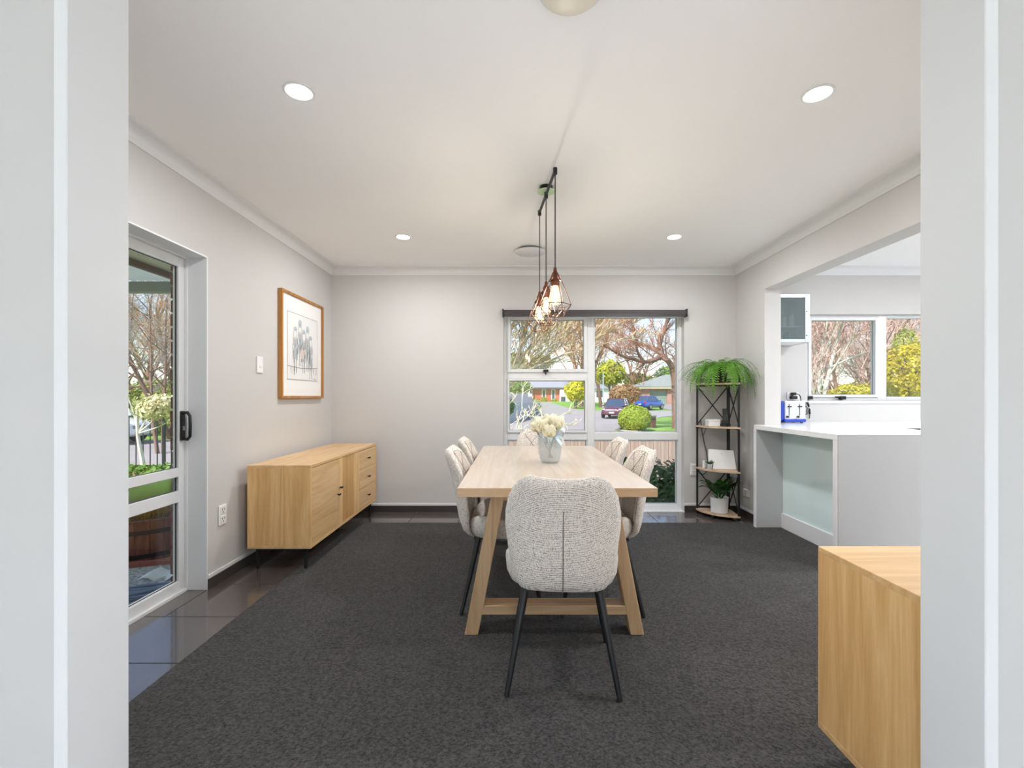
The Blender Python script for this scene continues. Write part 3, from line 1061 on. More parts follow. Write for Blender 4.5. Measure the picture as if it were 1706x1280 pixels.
# local: x runs along +Y of the room, faces local -y
PW, PH = 0.400, 0.431
fm = wood('honey_oak_frame', lin(150, 98, 40), lin(172, 116, 54), lin(190, 134, 70), 'Z', rough=0.4)
for a in ((-PW, -PW + 0.020, -PH, PH), (PW - 0.020, PW, -PH, PH), (-PW + 0.020, PW - 0.020, -PH, -PH + 0.020), (-PW + 0.020, PW - 0.020, PH - 0.020, PH)):
    MB().box(a[0], a[1], -0.036, -0.002, a[2], a[3]).build('frame_bar', fm, pic, bevel=0.0015, seg=1)
MB().box(-PW + 0.012, PW - 0.012, -0.018, -0.004, -PH + 0.012, PH - 0.012).build('mat_board', plain('white_mat_board', lin(240, 239, 236), 0.85), pic)
sheet = MB().box(-0.285, 0.285, -0.0205, -0.018, -0.275, 0.275).build('paper', plain('drawing_paper', lin(232, 232, 230), 0.9, var=0.02), pic)
rp = random.Random(5)
ink = MB(); wash = MB(); warm = MB(); ink2 = MB()
yq = -0.0212
def stroke(mb, pts, w, dy=0.0):
    pts = [Vector((p[0], 0, p[1])) for p in pts]
    for a, b_ in zip(pts[:-1], pts[1:]):
        d = (b_ - a)
        if d.length < 1e-6:
            continue
        n_ = Vector((-d.z, 0, d.x)).normalized() * w / 2
        mb.add([(a.x - n_.x, yq - dy, a.z - n_.z), (b_.x - n_.x, yq - dy, b_.z - n_.z), (b_.x + n_.x, yq - dy, b_.z + n_.z), (a.x + n_.x, yq - dy, a.z + n_.z)], [(0, 1, 2, 3)])
def blob(mb, cx, cz, rx, rz, dy=0.0, n=16):
    mb.add([(cx + rx * math.cos(2 * PI * k / n) * rp.uniform(0.88, 1.1), yq - dy, cz + rz * math.sin(2 * PI * k / n) * rp.uniform(0.88, 1.1)) for k in range(n)], [tuple(range(n))])
figs = [(-0.150, 0.105, 0), (-0.062, 0.160, 1), (0.008, 0.098, 0), (0.082, 0.128, 1), (0.145, 0.060, 0)]
for fx, fz, hat in figs:
    stroke(ink, [(fx + 0.030 * math.cos(a * PI / 8), fz + 0.037 * math.sin(a * PI / 8)) for a in range(17)], 0.003)
    blob(wash, fx, fz + 0.042, 0.030, 0.020 + 0.014 * hat)
    for k in range(6):
        zz = fz - 0.046 - 0.011 * k
        stroke(ink2, [(fx - 0.030 + rp.uniform(-0.006, 0.006), zz + 0.006), (fx, zz - 0.006), (fx + 0.030, zz + 0.006)], 0.0055)
    stroke(ink, [(fx - 0.030, fz - 0.03), (fx - 0.048, fz - 0.11), (fx - 0.040, fz - 0.22)], 0.004)
    stroke(ink, [(fx + 0.030, fz - 0.03), (fx + 0.044, fz - 0.11), (fx + 0.034, fz - 0.22)], 0.004)
    for k in range(10):
        xx = fx + rp.uniform(-0.034, 0.034)
        z_ = fz - rp.uniform(0.10, 0.16)
        stroke(ink2, [(xx, z_), (xx + rp.uniform(-0.012, 0.012), z_ - rp.uniform(0.04, 0.11))], rp.uniform(0.002, 0.005))
    blob(wash, fx, fz - 0.15, 0.028, 0.06)
    for sx in (-0.015, 0.016):
        stroke(ink, [(fx + sx, fz - 0.20), (fx + sx * 1.1, fz - 0.31 - rp.uniform(0, 0.02))], 0.006)
blob(warm, -0.02, -0.055, 0.042, 0.045, 0.0004)
blob(warm, 0.03, -0.035, 0.022, 0.03, 0.0004)
stroke(ink2, [(-0.28, -0.165), (-0.18, -0.170), (-0.05, -0.176), (0.12, -0.170), (0.28, -0.160)], 0.006)
for k in range(22):
    xx = rp.uniform(0.1, 0.275) if k % 2 else rp.uniform(-0.275, -0.12)
    stroke(ink, [(xx, -0.17), (xx + rp.uniform(-0.004, 0.004), -0.17 - rp.uniform(0.02, 0.07))], 0.002)
stroke(ink, [(0.19, -0.262), (0.21, -0.255), (0.225, -0.266), (0.25, -0.256), (0.265, -0.262)], 0.003)
for a, b_ in (((-0.285, -0.275), (0.285, -0.275)), ((0.285, -0.275), (0.285, 0.275)), ((0.285, 0.275), (-0.285, 0.275)), ((-0.285, 0.275), (-0.285, -0.275))):
    stroke(ink2, [a, b_], 0.004)
wash.build('wash', plain('blue_grey_wash', lin(186, 198, 204), 0.9), sheet)
ink2.build('pale_lines', plain('pale_pencil', lin(150, 152, 154), 0.9), sheet)
ink.build('ink_lines', plain('ink', lin(96, 98, 100), 0.9), sheet)
warm.build('warm_wash', plain('warm_wash', lin(214, 200, 190), 0.9), sheet)

# --- pendant cluster
pend = thing('pendant_light', 'cluster of three copper cage pendants hanging from a black bar over the table', 'pendant', (0, 0, 0))
pb0, pb1, pz = Vector((0.224, 2.59, 2.405)), Vector((0.170, 3.18, 2.405)), 2.405
MB().tube([pb0 + (pb0 - pb1) * 0.02, pb1 + (pb1 - pb0) * 0.02], 0.0085, 10).build('bar', MAT['black'], pend, smooth=True)
pc = (pb0 + pb1) / 2 + Vector((0.0, 0.03, 0))
MB().lathe([(0.040, 0.0), (0.040, -0.014), (0.03, -0.02), (0.012, -0.03), (0.010, -0.06)], 32, (pc.x, pc.y, ZC)).build('mount', MAT['black'], pend, smooth=True)
MB().lathe([(0.0005, -0.028), (0.052, -0.028), (0.056, -0.031), (0.054, -0.035), (0.0005, -0.036)], 40, (pc.x, pc.y, ZC)).build('canopy', plain('pale_green_canopy', lin(198, 222, 184), 0.35), pend, smooth=True)
bulb_m = clear_glass('warm_bulb_glass', (1.0, 0.93, 0.82, 1), 0.05)
nt = bulb_m.node_tree
_o = [n for n in nt.nodes if n.type == 'OUTPUT_MATERIAL'][0]
_m = [n for n in nt.nodes if n.type == 'MIX_SHADER'][0]
_e = nt.nodes.new('ShaderNodeEmission')
_e.inputs[0].default_value = (1.0, 0.74, 0.46, 1)
_e.inputs[1].default_value = 1.5
_x = nt.nodes.new('ShaderNodeMixShader')
_x.inputs[0].default_value = 0.5
nt.links.new(_m.outputs[0], _x.inputs[1])
nt.links.new(_e.outputs[0], _x.inputs[2])
nt.links.new(_x.outputs[0], _o.inputs[0])
core_m = emit('bulb_filament', (1.0, 0.96, 0.91, 1), 460.0)
copper = plain('copper_wire', lin(96, 66, 52), 0.35, metal=0.7)
copper2 = plain('copper_cap', lin(98, 62, 48), 0.35, metal=0.8)
for p in (pb0, (pb0 * 0.47 + pb1 * 0.53), pb1):
    MB().cyl((p.x, p.y, 1.862), (p.x, p.y, pz), 0.0032, n=8).build('cable', MAT['blackm'], pend, smooth=True)
    MB().cyl((p.x, p.y, pz - 0.022), (p.x, p.y, pz + 0.012), 0.012, n=14).build('cable_grip', MAT['black'], pend, smooth=True)
    cap = MB().lathe([(0.006, 0.0), (0.009, -0.006), (0.011, -0.022), (0.016, -0.03), (0.036, -0.072), (0.035, -0.075), (0.004, -0.06)], 28, (p.x, p.y, 1.870)).build('cap', copper2, pend, smooth=True, angle=50)
    MB().lathe([(0.023, -0.062), (0.023, -0.104), (0.019, -0.106), (0.0005, -0.106)], 24, (p.x, p.y, 1.870)).build('socket', plain('copper_socket', lin(120, 74, 52), 0.4, metal=0.7), cap, smooth=True)
    b_ = MB().lathe([(0.014, -0.104), (0.020, -0.112), (0.029, -0.140), (0.032, -0.165), (0.029, -0.188), (0.018, -0.203), (0.0005, -0.208)], 24, (p.x, p.y, 1.870)).build('bulb', bulb_m, cap, smooth=True)
    MB().lathe([(0.0005, -0.125), (0.011, -0.130), (0.0125, -0.155), (0.011, -0.184), (0.0005, -0.190)], 12, (p.x, p.y, 1.870)).build('filament', core_m, cap, smooth=True)
    wires = MB()
    n = 6
    ph = 0.35 + p.y
    def rp_(r, z, k, sh=0.0):
        a = 2 * PI * (k + sh) / n + ph
        return (p.x + r * math.cos(a), p.y + r * math.sin(a), z)
    for k in range(n):
        wires.tube([rp_(0.035, 1.797, k), rp_(0.088, 1.662, k)], 0.0019, 6)
        wires.tube([rp_(0.088, 1.662, k), rp_(0.088, 1.662, k + 1)], 0.0019, 6)
        wires.tube([rp_(0.088, 1.662, k), rp_(0.052, 1.604, k, 0.5)], 0.0019, 6)
        wires.tube([rp_(0.088, 1.662, k), rp_(0.052, 1.604, k, -0.5)], 0.0019, 6)
        wires.tube([rp_(0.052, 1.604, k, 0.5), rp_(0.052, 1.604, k + 1, 0.5)], 0.0019, 6)
    wires.build('cage', copper, cap, smooth=True)

# --- vase with flowers
VX, VY, VZ = 0.221, 2.93, 0.750
vase_m = milky('pale_blue_glass', lin(236, 245, 250), 0.80, 0.26)
vase = thing('vase', 'pale blue hobnail glass vase of cream flowers on the dining table', 'vase', (VX, VY, VZ))
prof = [(0.0, 0.050), (0.008, 0.056), (0.03, 0.062), (0.06, 0.069), (0.10, 0.074), (0.14, 0.075), (0.17, 0.072), (0.19, 0.072), (0.203, 0.077)]
mb = MB()
nv_, nu_ = 60, 96
for j in range(nv_ + 1):
    z = 0.203 * j / nv_
    r = interp(prof, z)
    for i in range(nu_):
        row = z / 0.0135
        hob = max(0.0, math.cos(2 * PI * row)) * max(0.0, math.cos(24 * 2 * PI * i / nu_ + (PI if int(row + 0.5) % 2 else 0))) if 0.012 < z < 0.19 else 0
        a = 2 * PI * i / nu_
        rr = r + 0.0032 * hob
        mb.v.append((rr * math.cos(a), rr * math.sin(a), z))
o_in = len(mb.v)
for j in range(nv_ + 1):
    z = 0.012 + (0.203 - 0.012) * j / nv_
    r = interp(prof, z) - 0.005
    for i in range(nu_):
        a = 2 * PI * i / nu_
        mb.v.append((r * math.cos(a), r * math.sin(a), z))
for j in range(nv_):
    for i in range(nu_):
        i2 = (i + 1) % nu_
        mb.f.append((j * nu_ + i, j * nu_ + i2, (j + 1) * nu_ + i2, (j + 1) * nu_ + i))
        mb.f.append((o_in + j * nu_ + i, o_in + (j + 1) * nu_ + i, o_in + (j + 1) * nu_ + i2, o_in + j * nu_ + i2))
for i in range(nu_):
    i2 = (i + 1) % nu_
    mb.f.append((nv_ * nu_ + i, nv_ * nu_ + i2, o_in + nv_ * nu_ + i2, o_in + nv_ * nu_ + i))
mb.f.append(tuple(range(nu_ - 1, -1, -1)))
mb.f.append(tuple(o_in + i for i in range(nu_)))
mb.build('glass_body', vase_m, vase, smooth=True, angle=60)
# ribbon round the rim
rib = plain('pale_blue_ribbon', lin(206, 222, 228), 0.5)
mb = MB()
for lp in ([(0.030, -0.070, 0.175), (0.062, -0.085, 0.215), (0.086, -0.066, 0.200), (0.070, -0.070, 0.168), (0.032, -0.072, 0.172)],
           [(0.028, -0.072, 0.172), (0.048, -0.090, 0.142), (0.066, -0.082, 0.120)], [(0.028, -0.072, 0.172), (0.012, -0.088, 0.13), (0.006, -0.082, 0.095)]):
    pts = smooth_curve(lp, 5)
    w = Vector((0.004, 0.010, 0.009))
    v = []
    for p in pts:
        v += [tuple(p - w), tuple(p + w)]
    mb.add(v, [(2 * k, 2 * k + 1, 2 * k + 3, 2 * k + 2) for k in range(len(pts) - 1)])
tag(mb.build('ribbon', rib, vase, smooth=True), 'pale blue ribbon bow on the rim')

petal_m = leaf_mat('cream_petals', lin(250, 246, 226), lin(255, 254, 247), 30, 0.4, 0.7)
yellow_m = leaf_mat('yellow_heart', lin(214, 190, 60), lin(232, 214, 96), 30, 0.3)
stem_m = plain('green_stem', lin(70, 88, 66), 0.6)
def petal(mb, c, az, tilt, L, W, curl):
    """cupped petal rooted at c"""
    n1, n2 = 4, 4
    ca, sa = math.cos(az), math.sin(az)
    def P(i, j):
        u = -1 + 2 * i / n1
        t = j / n2
        w = W * math.sin(PI * (0.16 + 0.70 * t)) * u
        th = tilt + curl * t
        r = L * (t * math.cos(tilt) * 0.5 + 0.5 * math.sin(th) * t)
        z = L * t * math.sin(max(0.1, PI / 2 - th)) - 0.25 * W * u * u
        r += 0.2 * W * (1 - u * u) * 0.5
        return (c[0] + ca * r - sa * w, c[1] + sa * r + ca * w, c[2] + z)
    mb.grid(P, n1, n2)
blooms = [(-0.050, -0.050, 0.238, 0.052, 'left front'), (0.040, -0.046, 0.250, 0.056, 'right'), (-0.010, -0.068, 0.205, 0.052, 'lowest, front'),
          (-0.088, -0.005, 0.222, 0.042, 'outermost left'), (0.005, 0.030, 0.262, 0.052, 'rear'), (-0.055, 0.040, 0.250, 0.046, 'rear left')]
for k, (bx, by, bz, br, where) in enumerate(blooms):
    br *= 1.15
    t = thing('flower', 'cream ruffled flower in the vase, the %s bloom' % where, 'flower', (VX, VY, VZ), 0, 'cream flowers in the vase')
    rr = random.Random(20 + k)
    mb = MB()
    cc = (bx, by, bz - br * 0.55)
    for ring, (npet, tilt, ln) in enumerate([(7, 1.25, 1.0), (7, 0.95, 1.02), (6, 0.65, 1.0), (5, 0.38, 0.92), (4, 0.18, 0.8)]):
        for q in range(npet):
            petal(mb, cc, 2 * PI * (q + 0.5 * ring) / npet + rr.uniform(-0.2, 0.2), tilt + rr.uniform(-0.1, 0.1), br * ln * 1.25, br * 0.62, -0.5)
    mb.build('petals', petal_m, t, smooth=True, angle=80)
    MB().ball((bx, by, bz - br * 0.15), br * 0.42, n=12, m=8).build('heart', yellow_m if k == 0 else petal_m, t, smooth=True)
    MB().tube(smooth_curve([(bx, by, bz - br * 0.5), (bx * 0.45, by * 0.45, bz - 0.09), (bx * -0.2, by * 0.3, 0.03)], 5), 0.0032, 6).build('stem', stem_m, t, smooth=True)

# ================================================================== CORNER SHELF AND ITS THINGS
SX, SY = 2.125, 4.672
SROT = math.radians(-6)
shelf = thing('corner_shelf', 'black metal corner shelf with quarter-round timber boards', 'shelf', (SX, SY, 0), SROT)
R = 0.315
posts = [(-R + 0.010, -0.012), (-0.006, -0.006), (-0.012, -R + 0.010)]
for k, (px, py) in enumerate(posts):
    w = 0.0085 if k != 1 else 0.013
    MB().box(px - w, px + w, py - w, py + w, 0.004, 1.335).build('post', MAT['black'], shelf, bevel=0.002, seg=1)
board_m = wood('shelf_oak', lin(190, 160, 128), lin(206, 178, 148), lin(220, 194, 166), 'X', ring=12)
arc = [(0, 0)] + [(-R * math.cos(a), -R * math.sin(a)) for a in [PI / 2 * k / 16 for k in range(17)]]
LEV = [0.050, 0.462, 0.875, 1.290]
for z in LEV:
    MB().prism(arc[::-1], z - 0.016, z).build('board', board_m, shelf, fix=True)
    ring_ = MB()
    ring_.box(-R, -0.006, -0.016, -0.006, z - 0.030, z - 0.017)
    ring_.box(-0.016, -0.006, -R, -0.006, z - 0.030, z - 0.017)
    ring_.build('board_rail', MAT['black'], shelf)
for z in (LEV[0] + 0.0, LEV[2] + 0.0):
    za, zb = z + 0.012, z + 0.385
    for a, b_ in (((-R + 0.012, -0.010), (-0.012, -0.010)), ((-0.010, -0.012), (-0.010, -R + 0.012))):
        mb = MB()
        mb.tube([(a[0], a[1], za), (b_[0], b_[1], zb)], 0.0055, 6)
        mb.tube([(a[0], a[1], zb), (b_[0], b_[1], za)], 0.0055, 6)
        mb.build('cross_brace', MAT['black'], shelf)
am = (-R * 0.7, -R * 0.7)
MB().box(am[0] - 0.009, am[0] + 0.009, am[1] - 0.009, am[1] + 0.009, 0.004, LEV[0] - 0.016).build('foot', MAT['black'], shelf)
MB().tube([(-R + 0.012, -0.012, 1.328), (-0.008, -0.010, 1.328), (-0.012, -R + 0.012, 1.328)], 0.005, 6).build('top_rail', MAT['black'], shelf)

def on_shelf(dx, dy):
    c, s = math.cos(SROT), math.sin(SROT)
    return (SX + dx * c - dy * s, SY + dx * s + dy * c)

# fern on the top board
x_, y_ = on_shelf(-0.125, -0.135)
fern = thing('potted_fern', 'bright green fern spilling over the top of the corner shelf', 'plant', (x_, y_, LEV[3]))
MB().lathe([(0.052, 0.001), (0.064, 0.08), (0.068, 0.085), (0.068, 0.10), (0.062, 0.10), (0.058, 0.085), (0.0005, 0.083)], 28).build('pot', plain('dark_pot', lin(52, 50, 48), 0.6), fern, smooth=True)
fern_m = leaf_mat('fern_green', lin(70, 124, 36), lin(132, 182, 70), 12, 0.42)
fern_b = leaf_mat('fern_dry', lin(86, 96, 40), lin(110, 120, 54), 12, 0.3)
rf = random.Random(3)
NF = 124
for k in range(NF):
    if k < 9:                       # long wiry fronds that stick out
        az = [-0.15, -0.55, 2.75, 3.05, -2.2, -0.9, 3.5, 2.4, -0.35][k]
        L_, e0, e1, m = [0.34, 0.32, 0.26, 0.28, 0.24, 0.26, 0.26, 0.22, 0.30][k], 1.0, -0.9, fern_b
    else:
        az = rf.uniform(0, 2 * PI) if k % 2 else rf.uniform(PI, 2 * PI)
        L_, e0, e1, m = rf.uniform(0.34, 0.54), rf.uniform(0.9, 1.45), rf.uniform(-1.6, -1.3), fern_m
    if k >= 9 and math.sin(az) < -0.3:          # those over the front hang lower
        L_, e1 = L_ * 1.18, -1.75
    ca, sa = math.cos(az), math.sin(az)
    path = []
    r, z = 0.03, 0.085
    ex_ = rf.uniform(0.50, 0.85)
    for q in range(9):
        path.append((r, z))
        el = e0 + (e1 - e0) * (q / 8) ** ex_
        r += L_ / 8 * math.cos(el)
        z += L_ / 8 * math.sin(el)
    rmax = 9.0
    if sa > 0.02:                   # the walls stop it behind and to the right
        rmax = min(rmax, 0.165 / sa)
    if ca > 0.02:
        rmax = min(rmax, 0.205 / ca)
    sc_ = min(1.0, rmax / max(p_[0] for p_ in path))
    pts = [Vector((ca * r * sc_, sa * r * sc_, z if sa < -0.25 else max(z, 0.012 + 0.002 * k_))) for k_, (r, z) in enumerate(path)]
    mb = MB().tube(pts, [0.0016 - 0.0001 * q for q in range(9)], 3, cap=False)
    side = Vector((-sa, ca, 0))
    nl = 24
    wmax = rf.uniform(0.022, 0.034) if k >= 9 else 0.008
    for q in range(2, nl):
        t = q / nl
        f_ = t * 8
        i = min(7, int(f_))
        p = pts[i].lerp(pts[i + 1], f_ - i)
        d = (pts[i + 1] - pts[i]).normalized()
        w = wmax * math.sin(PI * min(1, 0.18 + 0.80 * t)) * rf.uniform(0.85, 1.1)
        for s in (-1, 1):
            tip = p + side * s * w + d * w * 0.5 + Vector((0, 0, -0.25 * w))
            e = d * 0.0052
            mid = p.lerp(tip, 0.5)
            mb.add([tuple(p), tuple(mid - e), tuple(tip), tuple(mid + e)], [(0, 1, 2, 3)])
    mb.build('frond', m, fern)

# white box and phone
x_, y_ = on_shelf(-0.195, -0.14)
t = thing('small_box', 'small white lidded box on the shelf beside the phone', 'box', (x_, y_, LEV[2]), 0.1)
MB().box(-0.058, 0.058, -0.035, 0.035, 0.0005, 0.046).build('box_body', MAT['white_p'], t, bevel=0.004)
MB().box(-0.060, 0.060, -0.037, 0.037, 0.046, 0.066).build('lid', MAT['white_p'], t, bevel=0.005)
x_, y_ = on_shelf(-0.085, -0.165)
t = thing('cordless_phone', 'black cordless phone standing in its charging cradle', 'phone', (x_, y_, LEV[2]), -0.1)
MB().prism([(-0.046 + 0.092 * (0.5 + 0.5 * math.cos(a)), 0.042 * math.sin(a)) for a in [2 * PI * k / 20 for k in range(20)]], 0.0005, 0.026).build('cradle', MAT['black'], t, bevel=0.006)
MB().hexa([(-0.036, -0.012, 0.02), (0.036, -0.012, 0.02), (0.036, 0.03, 0.02), (-0.036, 0.03, 0.02)], [(-0.026, -0.006, 0.062), (0.026, -0.006, 0.062), (0.026, 0.024, 0.062), (-0.026, 0.024, 0.062)]).build('cradle_back', MAT['black'], t, bevel=0.005)
hs = MB().hexa([(-0.024, -0.018, 0.022), (0.024, -0.018, 0.022), (0.024, 0.006, 0.022), (-0.024, 0.006, 0.022)], [(-0.022, 0.004, 0.168), (0.022, 0.004, 0.168), (0.022, 0.026, 0.168), (-0.022, 0.026, 0.168)]).build('handset', MAT['black'], t, bevel=0.006)
MB().hexa([(-0.017, 0.0005, 0.124), (0.017, 0.0005, 0.124), (0.017, 0.004, 0.124), (-0.017, 0.004, 0.124)], [(-0.017, 0.0035, 0.152), (0.017, 0.0035, 0.152), (0.017, 0.008, 0.152), (-0.017, 0.008, 0.152)]).build('screen', plain('grey_lcd', lin(120, 128, 124), 0.2), hs)
ky = MB()
for a in range(3):
    for b_ in range(4):
        ky.box(-0.016 + a * 0.012, -0.008 + a * 0.012, -0.012 + b_ * 0.0024 - 0.003, -0.008 + b_ * 0.0024, 0.060 + b_ * 0.014, 0.069 + b_ * 0.014)
ky.build('keypad', plain('key_grey', lin(95, 95, 98), 0.5), hs)

# router, succulent, bits
x_, y_ = on_shelf(-0.118, -0.15)
t = thing('router', 'white flat modem router leaning upright on the corner shelf', 'router', (x_, y_, LEV[1]), -0.16)
rb = MB().hexa([(-0.128, -0.045, 0.001), (0.128, -0.045, 0.001), (0.128, -0.018, 0.001), (-0.128, -0.018, 0.001)], [(-0.116, 0.010, 0.188), (0.116, 0.010, 0.180), (0.116, 0.028, 0.180), (-0.116, 0.028, 0.188)])
rb.build('case', MAT['white_p'], t, bevel=0.010, seg=3)
MB().cyl((0.0, -0.0015, 0.150), (0.0, -0.0035, 0.150), 0.007, n=16).build('badge', plain('pale_grey_badge', lin(205, 206, 210), 0.3), t)
MB().box(-0.05, 0.05, -0.03, 0.05, 0.0006, 0.012).build('stand', MAT['white_p'], t, bevel=0.003)
x_, y_ = on_shelf(-0.236, -0.178)
t = thing('potted_succulent', 'tiny spiky succulent in a striped white pot beside the router', 'plant', (x_, y_, LEV[1]))
MB().lathe([(0.024, 0.001), (0.030, 0.052), (0.027, 0.052), (0.0005, 0.046)], 24).build('pot', MAT['white_p'], t, smooth=True)
mb = MB()
for k in range(12):
    a = 2 * PI * k / 12
    mb.tube([(0.0255 * math.cos(a), 0.0255 * math.sin(a), 0.006), (0.0302 * math.cos(a), 0.0302 * math.sin(a), 0.050)], 0.002, 4)
mb.build('stripes', MAT['black'], t)
suc = leaf_mat('succulent_green', lin(46, 74, 44), lin(84, 116, 66), 40, 0.1)
rs = random.Random(9)
for k in range(16):
    a = 2.4 * k
    tl = 0.25 + 0.05 * k
    d = Vector((math.cos(a) * math.sin(tl), math.sin(a) * math.sin(tl), math.cos(tl)))
    b0 = Vector((math.cos(a) * 0.008, math.sin(a) * 0.008, 0.046))
    MB().tube([b0, b0 + d * 0.022, b0 + d * 0.05], [0.004, 0.0055, 0.0006], 6).build('leaf', suc, t, smooth=True)
x_, y_ = on_shelf(-0.255, -0.10)
t = thing('power_adapter', 'white and dark plug adapter behind the tiny succulent', 'adapter', (x_, y_, LEV[1]), 0.3)
MB().box(-0.02, 0.02, -0.015, 0.015, 0.0005, 0.075).build('adapter_body', MAT['white_p'], t, bevel=0.004)
MB().box(0.000, 0.032, -0.040, -0.016, 0.0005, 0.042).build('adapter_plug', plain('navy_plug', lin(40, 48, 62), 0.5), t, bevel=0.004)
# cable hanging behind the boards
mb = MB().tube(smooth_curve([(1.925, 4.728, 0.62), (1.905, 4.73, 0.70), (1.895, 4.73, 0.76), (1.885, 4.73, 0.80), (1.872, 4.73, 0.90), (1.868, 4.73, 0.93)], 6), 0.006, 8)
mb.tube(smooth_curve([(1.925, 4.728, 0.62), (1.94, 4.728, 0.45), (1.90, 4.730, 0.38), (1.86, 4.728, 0.40)], 6), 0.005, 8)
mb.tube(smooth_curve([(1.893, 4.73, 0.765), (1.912, 4.731, 0.81), (1.925, 4.73, 0.86), (1.93, 4.73, 0.92)], 6), 0.0035, 6)
tag(mb.build('cable_bundle', plain('grey_cable', lin(92, 92, 94), 0.6), smooth=True), 'grey forked cable running up the wall behind the corner shelf', 'cable')

# peace lily
x_, y_ = on_shelf(-0.145, -0.175)
lily = thing('peace_lily', 'dark green peace lily in a white pot on the lowest board', 'plant', (x_, y_, LEV[0]))
MB().lathe([(0.066, 0.001), (0.076, 0.006), (0.082, 0.145), (0.084, 0.150), (0.080, 0.150), (0.074, 0.135), (0.0005, 0.130)], 36).build('pot', MAT['white_p'], lily, smooth=True)
lily_m = leaf_mat('lily_green', lin(22, 62, 22), lin(58, 108, 40), 14, 0.15, 0.3)
spathe_m = leaf_mat('white_spathe', lin(206, 218, 200), lin(238, 240, 232), 30, 0.3)
def leaf_blade(base, az, L_, W_, rise, bend, stalk):
    ca, sa = math.cos(az), math.sin(az)
    d0 = Vector((ca * math.cos(rise), sa * math.cos(rise), math.sin(rise)))
    p0 = Vector(base)
    p1 = p0 + d0 * stalk
    mb = MB().tube([p0, p0.lerp(p1, 0.5), p1], [0.003, 0.0026, 0.002], 5)
    side = Vector((-sa, ca, 0))
    n = 8
    rows = []
    p, an = p1, rise
    for q in range(n + 1):
        t = q / n
        w = W_ * math.sin(PI * min(1.0, 0.06 + 0.94 * t)) ** 0.8 * (1 - 0.35 * t)
        if q == n:
            w = 0.0006
        rows.append((p.copy(), w))
        d = Vector((ca * math.cos(an), sa * math.cos(an), math.sin(an)))
        p = p + d * (L_ / n)
        an -= bend / n
    v = []
    for p, w in rows:
        up = Vector((0, 0, w * 0.25))
        v += [tuple(p - side * w + up), tuple(p), tuple(p + side * w + up)]
    f = []
    for q in range(n):
        a = 3 * q
        f += [(a, a + 1, a + 4, a + 3), (a + 1, a + 2, a + 5, a + 4)]
    return mb.add(v, f)
rl = random.Random(14)
for k in range(30):
    az = 2.4 * k + rl.uniform(-0.3, 0.3)
    reach = rl.uniform(0.13, 0.20)
    if math.sin(az) > 0.2:
        reach *= 0.6
    leaf_blade((0.02 * math.cos(az), 0.02 * math.sin(az), 0.128), az, reach, rl.uniform(0.032, 0.048), rl.uniform(0.8, 1.4), rl.uniform(0.6, 1.5), rl.uniform(0.06, 0.13)).build('leaf', lily_m, lily, smooth=True)
for k, (az, rise, st_) in enumerate(((3.5, 0.62, 0.10), (3.9, 0.45, 0.12), (4.6, 1.0, 0.13), (5.2, 1.15, 0.14), (4.2, 0.3, 0.10))):
    leaf_blade((0.01, 0, 0.13), az, 0.055, 0.013, rise, 0.4, st_).build('spathe', spathe_m, lily, smooth=True)

# ================================================================== KITCHEN
bar_ = thing('breakfast_bar', 'white stone breakfast bar with an aqua glass front facing the dining room', 'counter', (0, 0, 0))
YN, YW = 3.110, 4.194
MB().prism([(2.13, YN + 0.003), (3.06, YN + 0.003), (3.06, 4.28), (5.95, 4.28), (5.95, YB - 0.002), (XK + 0.002, YB - 0.002), (XK + 0.002, YW), (2.13, YW)], 0.870, 0.910).build('worktop', MAT['stone'], bar_, fix=True, bevel=0.003, seg=2)
MB().box(2.13, 2.362, YW - 0.042, YW, 0.0055, 0.870).build('end_panel', MAT['panelg'], bar_, bevel=0.002, seg=1)
MB().box(2.1285, 2.1335, YW - 0.0425, YW, 0.0055, 0.8705).build('panel_edge', MAT['stone'], bar_)
MB().box(2.13, 3.06, YN + 0.004, YN + 0.042, 0.0055, 0.870).build('end_panel', MAT['stone'], bar_)
tag(MB().box(2.137, 3.06, YN, YN + 0.004, 0.0055, 0.9085).build('end_face', plain('mid_grey_panel', lin(186, 186, 187), 0.4), bar_), 'plain grey end face')
MB().box(2.362, 2.368, YN + 0.042, YW - 0.042, 0.135, 0.870).build('glass_panel', MAT['aqua'], bar_)
MB().box(2.350, 2.368, YN + 0.042, YW - 0.042, 0.0055, 0.135).build('kickboard', MAT['trimw'], bar_, bevel=0.002, seg=1)
MB().box(2.372, 3.04, YN + 0.05, 4.30, 0.002, 0.868).build('carcass', MAT['white_p'], bar_)
bench = thing('kitchen_unit', 'white base units under the kitchen window bench', 'cabinet', (0, 0, 0))
MB().box(3.06, 5.95, 4.32, YB - 0.004, 0.10, 0.868).build('carcass', MAT['white_p'], bench)
MB().box(3.06, 5.95, 4.37, YB - 0.004, 0.0, 0.10).build('plinth', MAT['black'], bench)
for k in range(4):
    xa = 3.07 + k * 0.72
    d = MB().box(xa, xa + 0.715, 4.300, 4.318, 0.11, 0.80).build('door', MAT['panelg'], bench, bevel=0.002, seg=1)
    MB().box(xa + 0.2, xa + 0.5, 4.285, 4.300, 0.77, 0.785).build('handle', MAT['steel'], d)
MB().box(3.06, 5.95, 4.305, 4.318, 0.80, 0.868).build('black_strip', MAT['blackm'], bench)  # black strip along the top of the base units

